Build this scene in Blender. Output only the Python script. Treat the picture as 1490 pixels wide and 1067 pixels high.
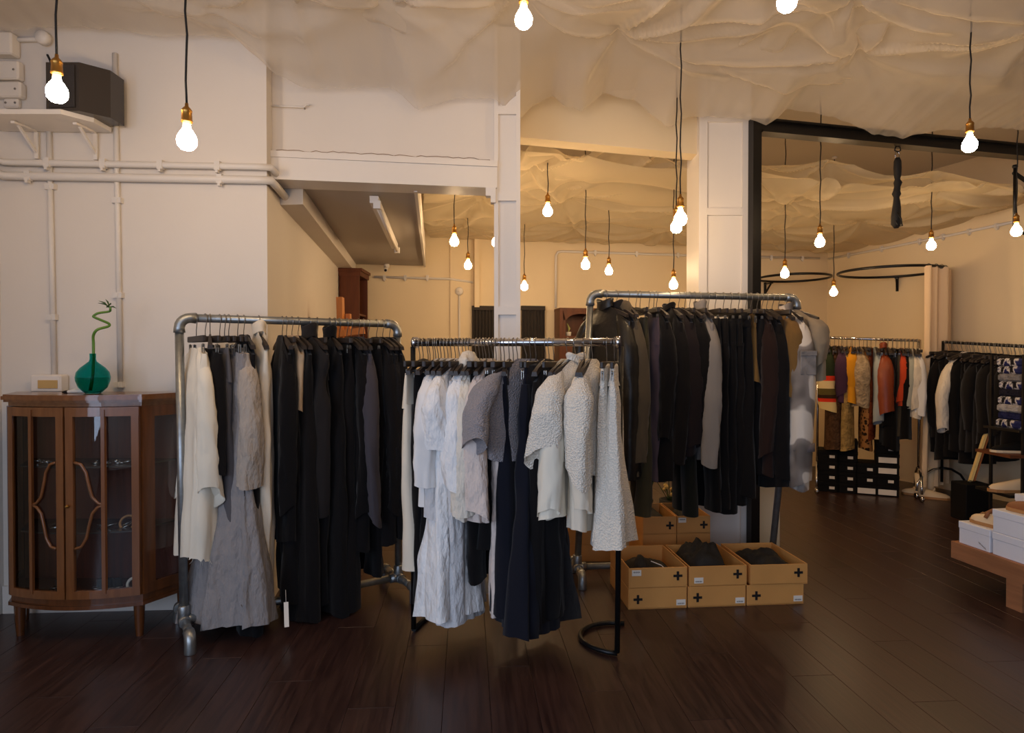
import bpy, math, random
import numpy as np
from mathutils import Vector, Matrix, noise as mnoise

# ------------------------------------------------------------------ clear
for o in list(bpy.data.objects):
    bpy.data.objects.remove(o, do_unlink=True)
scene = bpy.context.scene
COL = scene.collection

def lin(c):
    r = []
    for v in c:
        v = v / 255.0
        r.append(v / 12.92 if v <= 0.04045 else ((v + 0.055) / 1.055) ** 2.4)
    return (r[0], r[1], r[2], 1.0)

# ------------------------------------------------------------------ camera, world, daylight, exposure
F = 950.0
CAM_H = 1.4
PITCH = math.radians(-0.81)
cam_data = bpy.data.cameras.new('camera')
cam_data.sensor_width = 36.0
cam_data.lens = 36.0 * F / 1490.0
cam_data.clip_end = 100
cam = bpy.data.objects.new('camera', cam_data)
cam.location = (0, 0, CAM_H)
cam.rotation_euler = (math.radians(90) + PITCH, 0, 0)
COL.objects.link(cam)
scene.camera = cam

scene.view_settings.view_transform = 'Standard'
scene.view_settings.look = 'None'
scene.view_settings.gamma = 1.0
scene.view_settings.use_curve_mapping = False
scene.view_settings.exposure = 0.0
scene.cycles.use_denoising = True
scene.cycles.sample_clamp_indirect = 4.0
scene.cycles.max_bounces = 8
scene.cycles.transparent_max_bounces = 16

world = bpy.data.worlds.new('sky_world')
scene.world = world
world.use_nodes = True
wbg = world.node_tree.nodes['Background']
wbg.inputs[0].default_value = lin((170, 195, 235))
wbg.inputs[1].default_value = 0.6

# daylight coming in through the shop window behind the camera, and from an added side light
def daylight(name, loc, rot, sx, sy, power, col):
    l = bpy.data.lights.new(name, 'AREA')
    l.shape = 'RECTANGLE'; l.size = sx; l.size_y = sy
    l.energy = power; l.color = col
    o = bpy.data.objects.new(name, l)
    o.location = loc; o.rotation_euler = rot
    COL.objects.link(o)
    return o
daylight('window_daylight', (-0.6, -2.42, 1.75), (math.radians(90), 0, 0), 3.6, 1.9, 56, (0.60, 0.74, 1.0))
daylight('added_side_daylight', (-2.74, -0.9, 1.6), (math.radians(90), 0, math.radians(-90)), 2.2, 1.9, 105, (0.58, 0.73, 1.0))  # added to light the clothes from the left; solid wall behind it

BULB_FRONT = 165.0
BULB_BACK = 105.0
BULB_COL = (1.0, 0.68, 0.37)

# ------------------------------------------------------------------ helpers
def W(px, py, D):
    """world point that lies at depth D (world Y) on the ray of a photograph pixel"""
    cp, sp = math.cos(PITCH), math.sin(PITCH)
    dx = px - 745.0
    du = 533.5 - py
    d = Vector((dx, F * cp - du * sp, F * sp + du * cp))
    return Vector((0, 0, CAM_H)) + d * (D / d.y)

def XD(px, D):
    return (px - 745.0) / F * D

def ZD(py, D):
    return W(745, py, D).z

class MB:
    """collects shapes that become ONE mesh object"""
    def __init__(s):
        s.v = []; s.f = []; s.m = []; s.sm = []
    def add(s, verts, faces, mi=0, smooth=False):
        b = len(s.v)
        s.v.extend([tuple(p) for p in verts])
        for f in faces:
            s.f.append(tuple(i + b for i in f)); s.m.append(mi); s.sm.append(smooth)
        return s
    def box(s, c, size, rotz=0.0, mi=0, M=None):
        hx, hy, hz = size[0] / 2, size[1] / 2, size[2] / 2
        if M is None:
            M = Matrix.Translation(c) @ Matrix.Rotation(rotz, 4, 'Z')
        pts = [M @ Vector((x * hx, y * hy, z * hz)) for x, y, z in
               ((-1,-1,-1),(1,-1,-1),(1,1,-1),(-1,1,-1),(-1,-1,1),(1,-1,1),(1,1,1),(-1,1,1))]
        return s.add(pts, [(0,3,2,1),(4,5,6,7),(0,1,5,4),(1,2,6,5),(2,3,7,6),(3,0,4,7)], mi)
    def bbox(s, c, size, bev=0.004, rotz=0.0, mi=0):
        """box with chamfered edges"""
        hx, hy, hz = size[0]/2, size[1]/2, size[2]/2
        b = min(bev, hx*.45, hy*.45, hz*.45)
        M = Matrix.Translation(c) @ Matrix.Rotation(rotz, 4, 'Z')
        rings = []
        for z, i in ((-hz, b), (-hz + b, 0), (hz - b, 0), (hz, b)):
            x, y = hx - i, hy - i
            k = b if i == 0 else b * .5
            rings.append([(-x+k,-y,z),(x-k,-y,z),(x,-y+k,z),(x,y-k,z),(x-k,y,z),(-x+k,y,z),(-x,y-k,z),(-x,-y+k,z)])
        vs = [M @ Vector(p) for r in rings for p in r]
        fs = [tuple(reversed(range(8))), tuple(range(24, 32))]
        for r in range(3):
            for j in range(8):
                a, c2 = r*8+j, r*8+(j+1) % 8
                fs.append((a, c2, c2+8, a+8))
        return s.add(vs, fs, mi)
    def prism(s, poly, z0, z1, mi=0, smooth=False):
        n = len(poly)
        vs = [(x, y, z0) for x, y in poly] + [(x, y, z1) for x, y in poly]
        s.add(vs, [tuple(reversed(range(n))), tuple(range(n, 2*n))], mi)
        return s.add(vs, [(i, (i+1) % n, n + (i+1) % n, n + i) for i in range(n)], mi, smooth)
    def bar(s, p, q, w, h, mi=0, up=(0,0,1)):
        p, q = Vector(p), Vector(q)
        d = q - p; L = d.length; d.normalize()
        u = Vector(up)
        if abs(d.dot(u)) > .98: u = Vector((0, 1, 0))
        r = d.cross(u).normalized(); u = r.cross(d)
        M = Matrix(((d.x, r.x, u.x, 0), (d.y, r.y, u.y, 0), (d.z, r.z, u.z, 0), (0,0,0,1)))
        M = Matrix.Translation((p + q) / 2) @ M
        return s.box(None, (L, w, h), 0, mi, M)
    def tube(s, pts, r, seg=10, mi=0, caps=True, closed=False):
        pts = [Vector(p) for p in pts]
        n = len(pts)
        rr = r if isinstance(r, (list, tuple)) else [r] * n
        prev = None; vs = []
        for i, p in enumerate(pts):
            if closed: t = pts[(i+1) % n] - pts[i-1]
            else: t = pts[min(i+1, n-1)] - pts[max(i-1, 0)]
            t.normalize()
            if prev is None:
                a = Vector((0,0,1)) if abs(t.z) < .9 else Vector((1,0,0))
                u = t.cross(a).normalized()
            else:
                u = (prev - t * prev.dot(t)).normalized()
            prev = u
            w = t.cross(u)
            for k in range(seg):
                a = 2 * math.pi * k / seg
                vs.append(p + (u * math.cos(a) + w * math.sin(a)) * rr[i])
        fs = []
        for i in range(n if closed else n - 1):
            j = (i + 1) % n
            for k in range(seg):
                k2 = (k + 1) % seg
                fs.append((i*seg+k, i*seg+k2, j*seg+k2, j*seg+k))
        s.add(vs, fs, mi, True)
        if caps and not closed:
            b = len(s.v) - len(vs)
            s.f.append(tuple(b + k for k in reversed(range(seg)))); s.m.append(mi); s.sm.append(False)
            s.f.append(tuple(b + (n-1)*seg + k for k in range(seg))); s.m.append(mi); s.sm.append(False)
        return s
    def lathe(s, prof, c=(0,0,0), seg=20, mi=0, M=None):
        vs = []
        M = M or Matrix.Translation(c)
        for r, z in prof:
            for k in range(seg):
                a = 2 * math.pi * k / seg
                vs.append(M @ Vector((r*math.cos(a), r*math.sin(a), z)))
        fs = []
        for i in range(len(prof) - 1):
            for k in range(seg):
                k2 = (k+1) % seg
                fs.append((i*seg+k, i*seg+k2, (i+1)*seg+k2, (i+1)*seg+k))
        return s.add(vs, fs, mi, True)
    def grid(s, G, mi=0, smooth=True, closed=False):
        """G[i][j] of points; rows joined into quads"""
        n, m = len(G), len(G[0])
        vs = [p for row in G for p in row]
        fs = []
        for i in range(n - 1):
            for j in range(m if closed else m - 1):
                j2 = (j+1) % m
                fs.append((i*m+j, i*m+j2, (i+1)*m+j2, (i+1)*m+j))
        return s.add(vs, fs, mi, smooth)
    def fan(s, ring, p, mi=0, smooth=True, flip=False):
        n = len(ring)
        fs = [((i+1) % n, i, n) if not flip else (i, (i+1) % n, n) for i in range(n)]
        return s.add(list(ring) + [p], fs, mi, smooth)
    def mesh(s, name, mats, off=(0,0,0)):
        me = bpy.data.meshes.new(name)
        ox, oy, oz = off
        me.from_pydata([(x-ox, y-oy, z-oz) for x, y, z in s.v], [], s.f)
        for m in (mats if isinstance(mats, (list, tuple)) else [mats]):
            me.materials.append(m)
        me.polygons.foreach_set('material_index', s.m)
        me.polygons.foreach_set('use_smooth', s.sm)
        me.update()
        return me
    def build(s, name, mats, parent=None, world=False):
        """world=True: the coordinates are world ones and the parent Empty is unrotated"""
        off = (0,0,0)
        if world and parent is not None:
            off = parent_loc(parent)
        return link(name, s.mesh(name, mats, off), parent)

def parent_loc(o):
    t = Vector((0,0,0))
    while o is not None:
        t = t + o.location; o = o.parent
    return t

def link(name, me, parent=None):
    o = bpy.data.objects.new(name, me)
    COL.objects.link(o)
    if parent is not None: o.parent = parent
    return o

def tag(o, label=None, cat=None, group=None, kind=None):
    if label: o['label'] = label
    if cat: o['category'] = cat
    if group: o['group'] = group
    if kind: o['kind'] = kind
    return o

def thing(name, label, cat, loc=(0,0,0), rotz=0.0, group=None):
    o = bpy.data.objects.new(name, None)
    o.empty_display_size = .05
    COL.objects.link(o)
    o.location = loc; o.rotation_euler = (0, 0, rotz)
    return tag(o, label, cat, group)

def struct(name, mb, mats):
    return tag(mb.build(name, mats), kind='structure')

# ------------------------------------------------------------------ materials
MATS = {}
def mat(name, col, rough=.6, metal=0.0, var=0.0, vscale=8.0, bump=0.0, bscale=60.0, col2=None, spec=.5,
        stretch=(1,1,1), sheen=0.0, alpha=1.0, btype='NOISE', coat=0.0, trans=0.0, ior=1.45):
    if name in MATS: return MATS[name]
    m = bpy.data.materials.new(name); m.use_nodes = True
    nt = m.node_tree; b = nt.nodes['Principled BSDF']; kcr = bump == .8
    c = lin(col)
    b.inputs['Base Color'].default_value = c
    b.inputs['Roughness'].default_value = rough
    b.inputs['Metallic'].default_value = metal
    b.inputs['Specular IOR Level'].default_value = spec
    b.inputs['IOR'].default_value = ior
    if sheen: b.inputs['Sheen Weight'].default_value = sheen
    if coat: b.inputs['Coat Weight'].default_value = coat
    if trans: b.inputs['Transmission Weight'].default_value = trans
    if alpha < 1: b.inputs['Alpha'].default_value = alpha
    tc = mp = None
    if var or bump:
        tc = nt.nodes.new('ShaderNodeTexCoord')
        mp = nt.nodes.new('ShaderNodeMapping'); mp.inputs['Scale'].default_value = stretch
        nt.links.new(tc.outputs['Object'], mp.inputs['Vector'])
    if var:
        n = nt.nodes.new('ShaderNodeTexNoise'); n.inputs['Scale'].default_value = vscale
        n.inputs['Detail'].default_value = 5
        nt.links.new(mp.outputs[0], n.inputs['Vector'])
        r = nt.nodes.new('ShaderNodeValToRGB')
        r.color_ramp.elements[0].position = .3; r.color_ramp.elements[1].position = .7
        c2 = lin(col2) if col2 else tuple(v * (1 - var) for v in c[:3]) + (1,)
        r.color_ramp.elements[0].color = c2; r.color_ramp.elements[1].color = c
        nt.links.new(n.outputs['Fac'], r.inputs['Fac'])
        nt.links.new(r.outputs['Color'], b.inputs['Base Color'])
    if bump:
        if btype == 'VORONOI':
            n = nt.nodes.new('ShaderNodeTexVoronoi'); n.inputs['Scale'].default_value = bscale; out = n.outputs['Distance']
        else:
            n = nt.nodes.new('ShaderNodeTexNoise'); n.inputs['Scale'].default_value = bscale
            n.inputs['Detail'].default_value = 4; out = n.outputs['Fac']
        nt.links.new(mp.outputs[0], n.inputs['Vector'])
        bp = nt.nodes.new('ShaderNodeBump'); bp.inputs['Strength'].default_value = bump
        bp.inputs['Distance'].default_value = .035 if kcr else .02
        nt.links.new(out, bp.inputs['Height'])
        nt.links.new(bp.outputs[0], b.inputs['Normal'])
    MATS[name] = m
    return m

def emit(name, col, strength):
    m = bpy.data.materials.new(name); m.use_nodes = True
    nt = m.node_tree; nt.nodes.clear()
    e = nt.nodes.new('ShaderNodeEmission'); e.inputs[0].default_value = (*col, 1); e.inputs[1].default_value = strength
    o = nt.nodes.new('ShaderNodeOutputMaterial'); nt.links.new(e.outputs[0], o.inputs[0])
    return m

def glass(name, col, rough=.02, mixv=.85):
    """thin pane: mostly see-through with a glossy reflection"""
    m = bpy.data.materials.new(name); m.use_nodes = True
    nt = m.node_tree; nt.nodes.clear()
    t = nt.nodes.new('ShaderNodeBsdfTransparent'); t.inputs[0].default_value = lin(col)
    g = nt.nodes.new('ShaderNodeBsdfGlossy'); g.inputs['Roughness'].default_value = rough
    fr = nt.nodes.new('ShaderNodeFresnel'); fr.inputs[0].default_value = 1.5
    mx = nt.nodes.new('ShaderNodeMixShader'); o = nt.nodes.new('ShaderNodeOutputMaterial')
    nt.links.new(fr.outputs[0], mx.inputs[0]); nt.links.new(t.outputs[0], mx.inputs[1]); nt.links.new(g.outputs[0], mx.inputs[2])
    nt.links.new(mx.outputs[0], o.inputs[0])
    return m

def tulle_mat(name, col, see):
    m = bpy.data.materials.new(name); m.use_nodes = True
    nt = m.node_tree; nt.nodes.clear()
    tr = nt.nodes.new('ShaderNodeBsdfTransparent')
    d = nt.nodes.new('ShaderNodeBsdfDiffuse'); d.inputs[0].default_value = lin(col)
    tl = nt.nodes.new('ShaderNodeBsdfTranslucent'); tl.inputs[0].default_value = lin(col)
    lw = nt.nodes.new('ShaderNodeLayerWeight'); lw.inputs[0].default_value = .5
    mr = nt.nodes.new('ShaderNodeMapRange')
    mr.inputs['From Min'].default_value = .55; mr.inputs['From Max'].default_value = .95
    mr.inputs['To Min'].default_value = see; mr.inputs['To Max'].default_value = .12
    a = nt.nodes.new('ShaderNodeMixShader'); a.inputs[0].default_value = .35
    b = nt.nodes.new('ShaderNodeMixShader'); o = nt.nodes.new('ShaderNodeOutputMaterial')
    nt.links.new(d.outputs[0], a.inputs[1]); nt.links.new(tl.outputs[0], a.inputs[2])
    nt.links.new(lw.outputs['Facing'], mr.inputs['Value'])
    nt.links.new(mr.outputs[0], b.inputs[0])
    nt.links.new(a.outputs[0], b.inputs[1]); nt.links.new(tr.outputs[0], b.inputs[2])
    nt.links.new(b.outputs[0], o.inputs[0])
    return m

M_WALL = mat('wall_paint', (226, 217, 206), .75, var=.05, vscale=1.5, bump=.12, bscale=7)
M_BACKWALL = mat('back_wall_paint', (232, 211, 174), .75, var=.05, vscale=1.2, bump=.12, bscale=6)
M_TRIM = mat('gloss_white_paint', (228, 220, 210), .4, bump=.06, bscale=18)
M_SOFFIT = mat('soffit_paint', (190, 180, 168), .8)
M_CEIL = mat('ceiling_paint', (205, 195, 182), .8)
M_PIPEW = mat('painted_conduit', (222, 215, 206), .45)
M_GALV = mat('galvanised_pipe', (165, 168, 168), .38, metal=.85, var=.25, vscale=30)
M_CHROME = mat('chrome', (205, 205, 210), .12, metal=1.0)
M_BLACKMETAL = mat('black_metal', (22, 21, 22), .35, metal=.3)
M_STEELBLACK = mat('black_steel_beam', (26, 23, 21), .3, metal=.2)
M_WIRE = mat('hanger_wire', (150, 145, 138), .3, metal=.9)
M_HANGER = mat('hanger_dark_wood', (46, 38, 34), .5)
M_CORD = mat('black_cord', (18, 15, 14), .6)
M_BRASS = mat('aged_brass', (176, 128, 62), .35, metal=.9)
M_BULBNECK = mat('bulb_collar', (235, 215, 180), .5)
M_BULB = emit('lit_bulb', BULB_COL, BULB_FRONT)
M_BULBB = emit('lit_bulb_back', BULB_COL, BULB_BACK)
M_WOODCAB = mat('walnut_veneer', (104, 60, 31), .26, var=.4, vscale=6, stretch=(6, 6, .6), coat=.3)
M_WOODCABL = mat('walnut_light', (126, 78, 42), .24, var=.3, vscale=6, stretch=(6, 6, .6), coat=.3)
M_WOODDARK = mat('cabinet_interior', (104, 46, 28), .5, var=.4, vscale=5, stretch=(8, 8, .5))
M_BOOKCASE = mat('brown_bookcase', (104, 54, 26), .45, var=.3, vscale=5, stretch=(5, 5, .6))
M_ORANGEWOOD = mat('orange_pine', (205, 128, 58), .5, var=.25, vscale=5, stretch=(6, 6, .7))
M_BENCH = mat('rustic_bench_wood', (176, 118, 78), .6, var=.4, vscale=4, stretch=(1, .4, 6), bump=.1, bscale=20)
M_CARD = mat('kraft_card', (212, 150, 80), .65, var=.12, vscale=4)
M_CARDIN = mat('kraft_card_inside', (176, 116, 56), .7)
M_INK = mat('black_ink', (20, 14, 12), .7)
M_STICKER = mat('white_sticker', (232, 222, 208), .6)
M_PRINT = mat('grey_print', (120, 112, 104), .7)
M_WHITEBOX = mat('white_card_box', (226, 226, 232), .5)
M_BLACKBOX = mat('black_card_box', (15, 13, 12), .75, spec=.2)
M_GLASS = glass('cabinet_glass', (225, 228, 226))
M_VASE = mat('teal_glass', (62, 196, 192), .03, trans=1.0, ior=1.15)
M_WATER = mat('teal_water', (90, 210, 185), .03, trans=1.0, ior=1.1)
M_BAMBOO = mat('bamboo_green', (96, 140, 52), .4, var=.3, vscale=20)
M_LEAF = mat('leaf_green', (58, 84, 36), .5)
M_TULLE = tulle_mat('white_tulle', (236, 226, 212), .60)
M_TULLEB = tulle_mat('cream_tulle', (236, 220, 188), .50)
M_SILVER = mat('silver', (205, 205, 205), .2, metal=1.0)
M_WOODBANGLE = mat('wood_bangle', (190, 140, 90), .4)
M_CURTD = mat('dark_curtain', (52, 46, 42), .8, bump=.1, bscale=200)
M_CURTC = mat('cream_curtain', (226, 196, 158), .8)
M_SPEAKER = mat('dark_gloss_plastic', (58, 52, 48), .25)
M_SIGNBLUE = mat('navy_plastic', (34, 38, 62), .4)
M_SHOE = mat('cream_leather', (226, 200, 162), .5)
M_SOLE = mat('tan_sole', (176, 126, 76), .6)
M_BROWNLEA = mat('brown_leather', (142, 88, 52), .5)
M_DARKCLOTH = mat('black_cloth', (22, 20, 20), .75, bump=.25, bscale=25)
M_TERRA = mat('dark_planter', (40, 36, 32), .6)
M_STRING = mat('white_cotton', (230, 222, 208), .8)

def plank_mat():
    m = bpy.data.materials.new('dark_stained_plank'); m.use_nodes = True
    nt = m.node_tree; b = nt.nodes['Principled BSDF']
    tc = nt.nodes.new('ShaderNodeTexCoord'); oi = nt.nodes.new('ShaderNodeObjectInfo')
    ad = nt.nodes.new('ShaderNodeVectorMath'); ad.operation = 'ADD'
    cmb = nt.nodes.new('ShaderNodeCombineXYZ')
    ml = nt.nodes.new('ShaderNodeMath'); ml.operation = 'MULTIPLY'; ml.inputs[1].default_value = 37
    nt.links.new(oi.outputs['Random'], ml.inputs[0])
    nt.links.new(ml.outputs[0], cmb.inputs[0]); nt.links.new(ml.outputs[0], cmb.inputs[2])
    nt.links.new(tc.outputs['Object'], ad.inputs[0]); nt.links.new(cmb.outputs[0], ad.inputs[1])
    mp = nt.nodes.new('ShaderNodeMapping'); mp.inputs['Scale'].default_value = (14, 1.0, 1)
    nt.links.new(ad.outputs[0], mp.inputs['Vector'])
    n = nt.nodes.new('ShaderNodeTexNoise'); n.inputs['Scale'].default_value = 4; n.inputs['Detail'].default_value = 6
    nt.links.new(mp.outputs[0], n.inputs['Vector'])
    r = nt.nodes.new('ShaderNodeValToRGB')
    r.color_ramp.elements[0].position = .3; r.color_ramp.elements[0].color = lin((42, 26, 24))
    r.color_ramp.elements[1].position = .75; r.color_ramp.elements[1].color = lin((68, 46, 40))
    nt.links.new(n.outputs['Fac'], r.inputs['Fac'])
    hs = nt.nodes.new('ShaderNodeHueSaturation')
    mr = nt.nodes.new('ShaderNodeMapRange'); mr.inputs['To Min'].default_value = .88; mr.inputs['To Max'].default_value = 1.12
    nt.links.new(oi.outputs['Random'], mr.inputs['Value'])
    nt.links.new(mr.outputs[0], hs.inputs['Value']); nt.links.new(r.outputs[0], hs.inputs['Color'])
    nt.links.new(hs.outputs[0], b.inputs['Base Color'])
    rr = nt.nodes.new('ShaderNodeMapRange'); rr.inputs['To Min'].default_value = .25; rr.inputs['To Max'].default_value = .42
    nt.links.new(n.outputs['Fac'], rr.inputs['Value']); nt.links.new(rr.outputs[0], b.inputs['Roughness'])
    bp = nt.nodes.new('ShaderNodeBump'); bp.inputs['Strength'].default_value = .08; bp.inputs['Distance'].default_value = .01
    nt.links.new(n.outputs['Fac'], bp.inputs['Height']); nt.links.new(bp.outputs[0], b.inputs['Normal'])
    return m
M_PLANK = plank_mat()
M_SUBFLOOR = mat('floor_joint', (20, 13, 11), .8)

# fabric materials -------------------------------------------------
def fabric(name, col, kind='smooth', var=.08):
    k = 'fabric_' + name
    if kind == 'crinkle':
        return mat(k, col, .85, var=.05, vscale=14, bump=.8, bscale=24, stretch=(1, 1, .45), sheen=.1, spec=.2)
    if kind == 'boucle':
        return mat(k, col, .95, var=.10, vscale=120, bump=.5, bscale=130, btype='VORONOI', sheen=.2, spec=.1)
    if kind == 'leather':
        return mat(k, col, .42, var=.2, vscale=8, bump=.25, bscale=18, spec=.5)
    if kind == 'fur':
        return mat(k, col, .95, var=.5, vscale=18, bump=.8, bscale=40, spec=.05)
    return mat(k, col, .9, var=var, vscale=6, bump=.18, bscale=16, stretch=(1, 1, .5), sheen=.1, spec=.15)

def fabric_ramp(name, stops, scale, tex='NOISE', axis=None):
    """printed cloth: colour ramp over noise, voronoi or height"""
    m = bpy.data.materials.new('fabric_' + name); m.use_nodes = True
    nt = m.node_tree; b = nt.nodes['Principled BSDF']; b.inputs['Roughness'].default_value = .9
    b.inputs['Specular IOR Level'].default_value = .15
    tc = nt.nodes.new('ShaderNodeTexCoord')
    r = nt.nodes.new('ShaderNodeValToRGB'); r.color_ramp.interpolation = 'CONSTANT' if tex == 'Z' else 'EASE'
    els = r.color_ramp.elements
    while len(els) < len(stops): els.new(.5)
    for e, (p, c) in zip(els, stops):
        e.position = p; e.color = lin(c)
    if tex == 'Z':
        sx = nt.nodes.new('ShaderNodeSeparateXYZ'); nt.links.new(tc.outputs['Object'], sx.inputs[0])
        mr = nt.nodes.new('ShaderNodeMapRange'); mr.inputs['From Min'].default_value = -scale; mr.inputs['From Max'].default_value = 0
        mr.inputs['To Min'].default_value = 1; mr.inputs['To Max'].default_value = 0
        nt.links.new(sx.outputs[2], mr.inputs['Value']); nt.links.new(mr.outputs[0], r.inputs[0])
    else:
        n = nt.nodes.new('ShaderNodeTexNoise' if tex == 'NOISE' else 'ShaderNodeTexVoronoi')
        n.inputs['Scale'].default_value = scale
        nt.links.new(tc.outputs['Object'], n.inputs['Vector'])
        nt.links.new(n.outputs['Fac' if tex == 'NOISE' else 'Distance'], r.inputs[0])
    nt.links.new(r.outputs[0], b.inputs['Base Color'])
    return m

# ================================================================== STRUCTURE
random.seed(5)
# floor: sub-floor with single planks laid on it, running away from the camera
FLOOR_ROT = math.radians(4)
fl = MB(); fl.box((2.2, 3.1, -.04), (11.6, 11.4, .05))
floor = struct('floor', fl, M_SUBFLOOR)
PW, PL = .19, 1.35
pm = MB(); pm.bbox((0, 0, -.0075), (PW - .0012, PL - .0012, .015), .001)
plank_me = pm.mesh('plank', M_PLANK)
cells = []
ca, sa = math.cos(FLOOR_ROT), math.sin(FLOOR_ROT)
for i in range(-26, 45):
    off = (i * 0.41) % 1.0 * PL
    for j in range(-4, 9):
        lx, ly = i * PW, j * PL + off - 1.0
        x, y = lx * ca - ly * sa, lx * sa + ly * ca
        if -3.3 < x < 7.6 and -2.3 < y < 8.4:
            vis = y > 1.5 and abs(x) < y * .86 + .5
            cells.append((0 if vis else 1, math.hypot(x, y), x, y))
cells.sort()
rest = MB()
for n, (nv, d, x, y) in enumerate(cells):
    if n < 300 and nv == 0:
        o = link('plank', plank_me, floor); o.location = (x, y, 0); o.rotation_euler = (0, 0, FLOOR_ROT)
    else:
        rest.box((x, y, -.0075), (PW - .003, PL - .003, .015), FLOOR_ROT)
ro = rest.build('distant_planks', M_PLANK, floor); ro['kind'] = 'stuff'

CEIL_Z = 3.42
WL0 = Vector((-2.78, 3.56)); WL1 = Vector((-1.365, 3.65))     # front face of the wall behind the cabinet
RW1 = Vector((-1.87, 7.72))                                   # far end of the return wall
BW0 = Vector((-2.0, 7.24)); BW1 = Vector((4.05, 8.40))        # back wall
RTW = Vector((7.97, -2.5))                                    # side wall runs towards the camera

def wall(name, pts, z0, z1, m, thick=.12):
    """vertical wall slab along a plan polyline; thickness lies to the left of the walking direction"""
    p, q = Vector(pts[0]), Vector(pts[1])
    d = (q - p).normalized(); n = Vector((-d.y, d.x)) * thick
    mb = MB(); mb.prism([tuple(p), tuple(q), tuple(q + n), tuple(p + n)], z0, z1)
    return struct(name, mb, m)

wl = MB()   # chimney-breast like block: wall behind the cabinet with its return going to the back
wl.prism([tuple(WL0), tuple(WL1), (-1.92, 7.6), (-2.9, 7.6), (-2.9, 3.56)], 0, CEIL_Z)
struct('wall_left', wl, M_WALL)
wall('wall_side', [(-2.95, -2.5), (-2.78, 3.70)], 0, CEIL_Z, M_WALL)
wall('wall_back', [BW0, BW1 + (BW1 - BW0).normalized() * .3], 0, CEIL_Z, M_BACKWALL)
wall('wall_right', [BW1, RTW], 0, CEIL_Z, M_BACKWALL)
# front wall with the shop window behind the camera
fw = MB()
fw.box((-2.7, -2.56, 1.71), (.7, .12, 3.42)); fw.box((4.8, -2.56, 1.71), (6.4, .12, 3.42))
fw.box((-.4, -2.56, .35), (4.4, .12, .7)); fw.box((-.4, -2.56, 3.1), (4.4, .12, .64))
struct('wall_front', fw, M_WALL)
wn = MB()
for x in (-2.3, -.85, .6, 1.55): wn.box((x, -2.56, 1.74), (.07, .1, 2.1))
wn.box((-.4, -2.56, .73), (4.0, .1, .07)); wn.box((-.4, -2.56, 2.76), (4.0, .1, .07))
struct('window_1', wn, M_TRIM)
w2 = MB()  # added frame on the solid side wall, around the added daylight area light
for y in (-2.05, -.95, .2): w2.box((-2.855, y, 1.6), (.06, .07, 2.0))
for z in (.62, 2.58): w2.box((-2.855, -.92, z), (.06, 2.3, .07))
struct('added_window_frame', w2, M_TRIM)
ce = MB(); ce.box((2.2, 3.1, CEIL_Z + .05), (11.6, 11.6, .1)); struct('ceiling', ce, M_CEIL)

# beam with plastered panel above, between the left wall and the first column
bA, bB = Vector((-1.40, 3.78)), Vector((-.095, 3.98))
bd = (bB - bA).normalized(); bn = Vector((-bd.y, bd.x)); ang = math.atan2(bd.y, bd.x)
zbt = 2.42
pb = MB()
pb.prism([tuple(bA), tuple(bB), tuple(bB + bn*.16), tuple(bA + bn*.16)], 2.585, CEIL_Z)
struct('trim_1', pb, M_WALL)
lb = MB()
a2, b2 = bA - bn * .035, bB - bn * .035
lb.prism([tuple(a2), tuple(b2), tuple(bB + bn*.17), tuple(bA + bn*.17)], zbt, 2.555)
lb.prism([tuple(a2 - bn*.012), tuple(b2 - bn*.012), tuple(bB + bn*.17), tuple(bA + bn*.17)], 2.545, 2.58)
struct('trim_2', lb, M_TRIM)
# cracked plaster line along the beam: a rough ridge
ck = MB(); pts = []
random.seed(3)
for k in range(40):
    t = k / 39
    p = bA.lerp(bB, .03 + .94 * t) - bn * .004
    pts.append((p.x, p.y, 2.598 + random.uniform(-.006, .006)))
ck.tube(pts, .0018, 5)
struct('trim_3', ck, mat('plaster_crack', (150, 126, 104), .9))

# columns with recessed panels
def column(name, px0, px1, D, zr, depth=.16):
    x0, x1 = XD(px0, D), XD(px1, D)
    w = x1 - x0; cx = (x0 + x1) / 2
    mb = MB()
    mb.box((cx, D + .02 + depth/2, 1.7), (w, depth, 3.4))
    fwid = w * .16
    mb.box((x0 + fwid/2, D + .01, 1.7), (fwid, .024, 3.4))
    mb.box((x1 - fwid/2, D + .01, 1.7), (fwid, .024, 3.4))
    for z in zr:
        mb.box((cx, D + .01, z), (w - 2*fwid, .024, .05))
    return struct(name, mb, M_TRIM)
column('trim_4', 719, 757, 3.96, (ZD(286, 3.96), ZD(452, 3.96), ZD(160, 3.96), .5))
column('trim_5', 1016, 1091, 4.66, (ZD(308, 4.66), ZD(172, 4.66), .9), .3)
# bracket knuckle where the beam meets the column
kb = MB(); kp = W(714, 285, 3.94)
kb.prism([(kp.x - .03, 3.93), (kp.x + .03, 3.93), (kp.x + .03, 3.99), (kp.x - .03, 3.99)], zbt - .05, zbt)
kb.prism([(kp.x - .0, 3.93), (kp.x + .03, 3.93), (kp.x + .03, 3.99), (kp.x - .0, 3.99)], zbt - .09, zbt - .05)
struct('trim_6', kb, M_TRIM)
# bulkhead between the two columns
bh = MB()
bh.prism([(XD(757, 4.3), 4.35), (XD(1100, 4.85), 4.85), (XD(1100, 4.85), 5.0), (XD(757, 4.3), 4.5)], 2.86, CEIL_Z)
struct('trim_7', bh, M_BACKWALL)

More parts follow.
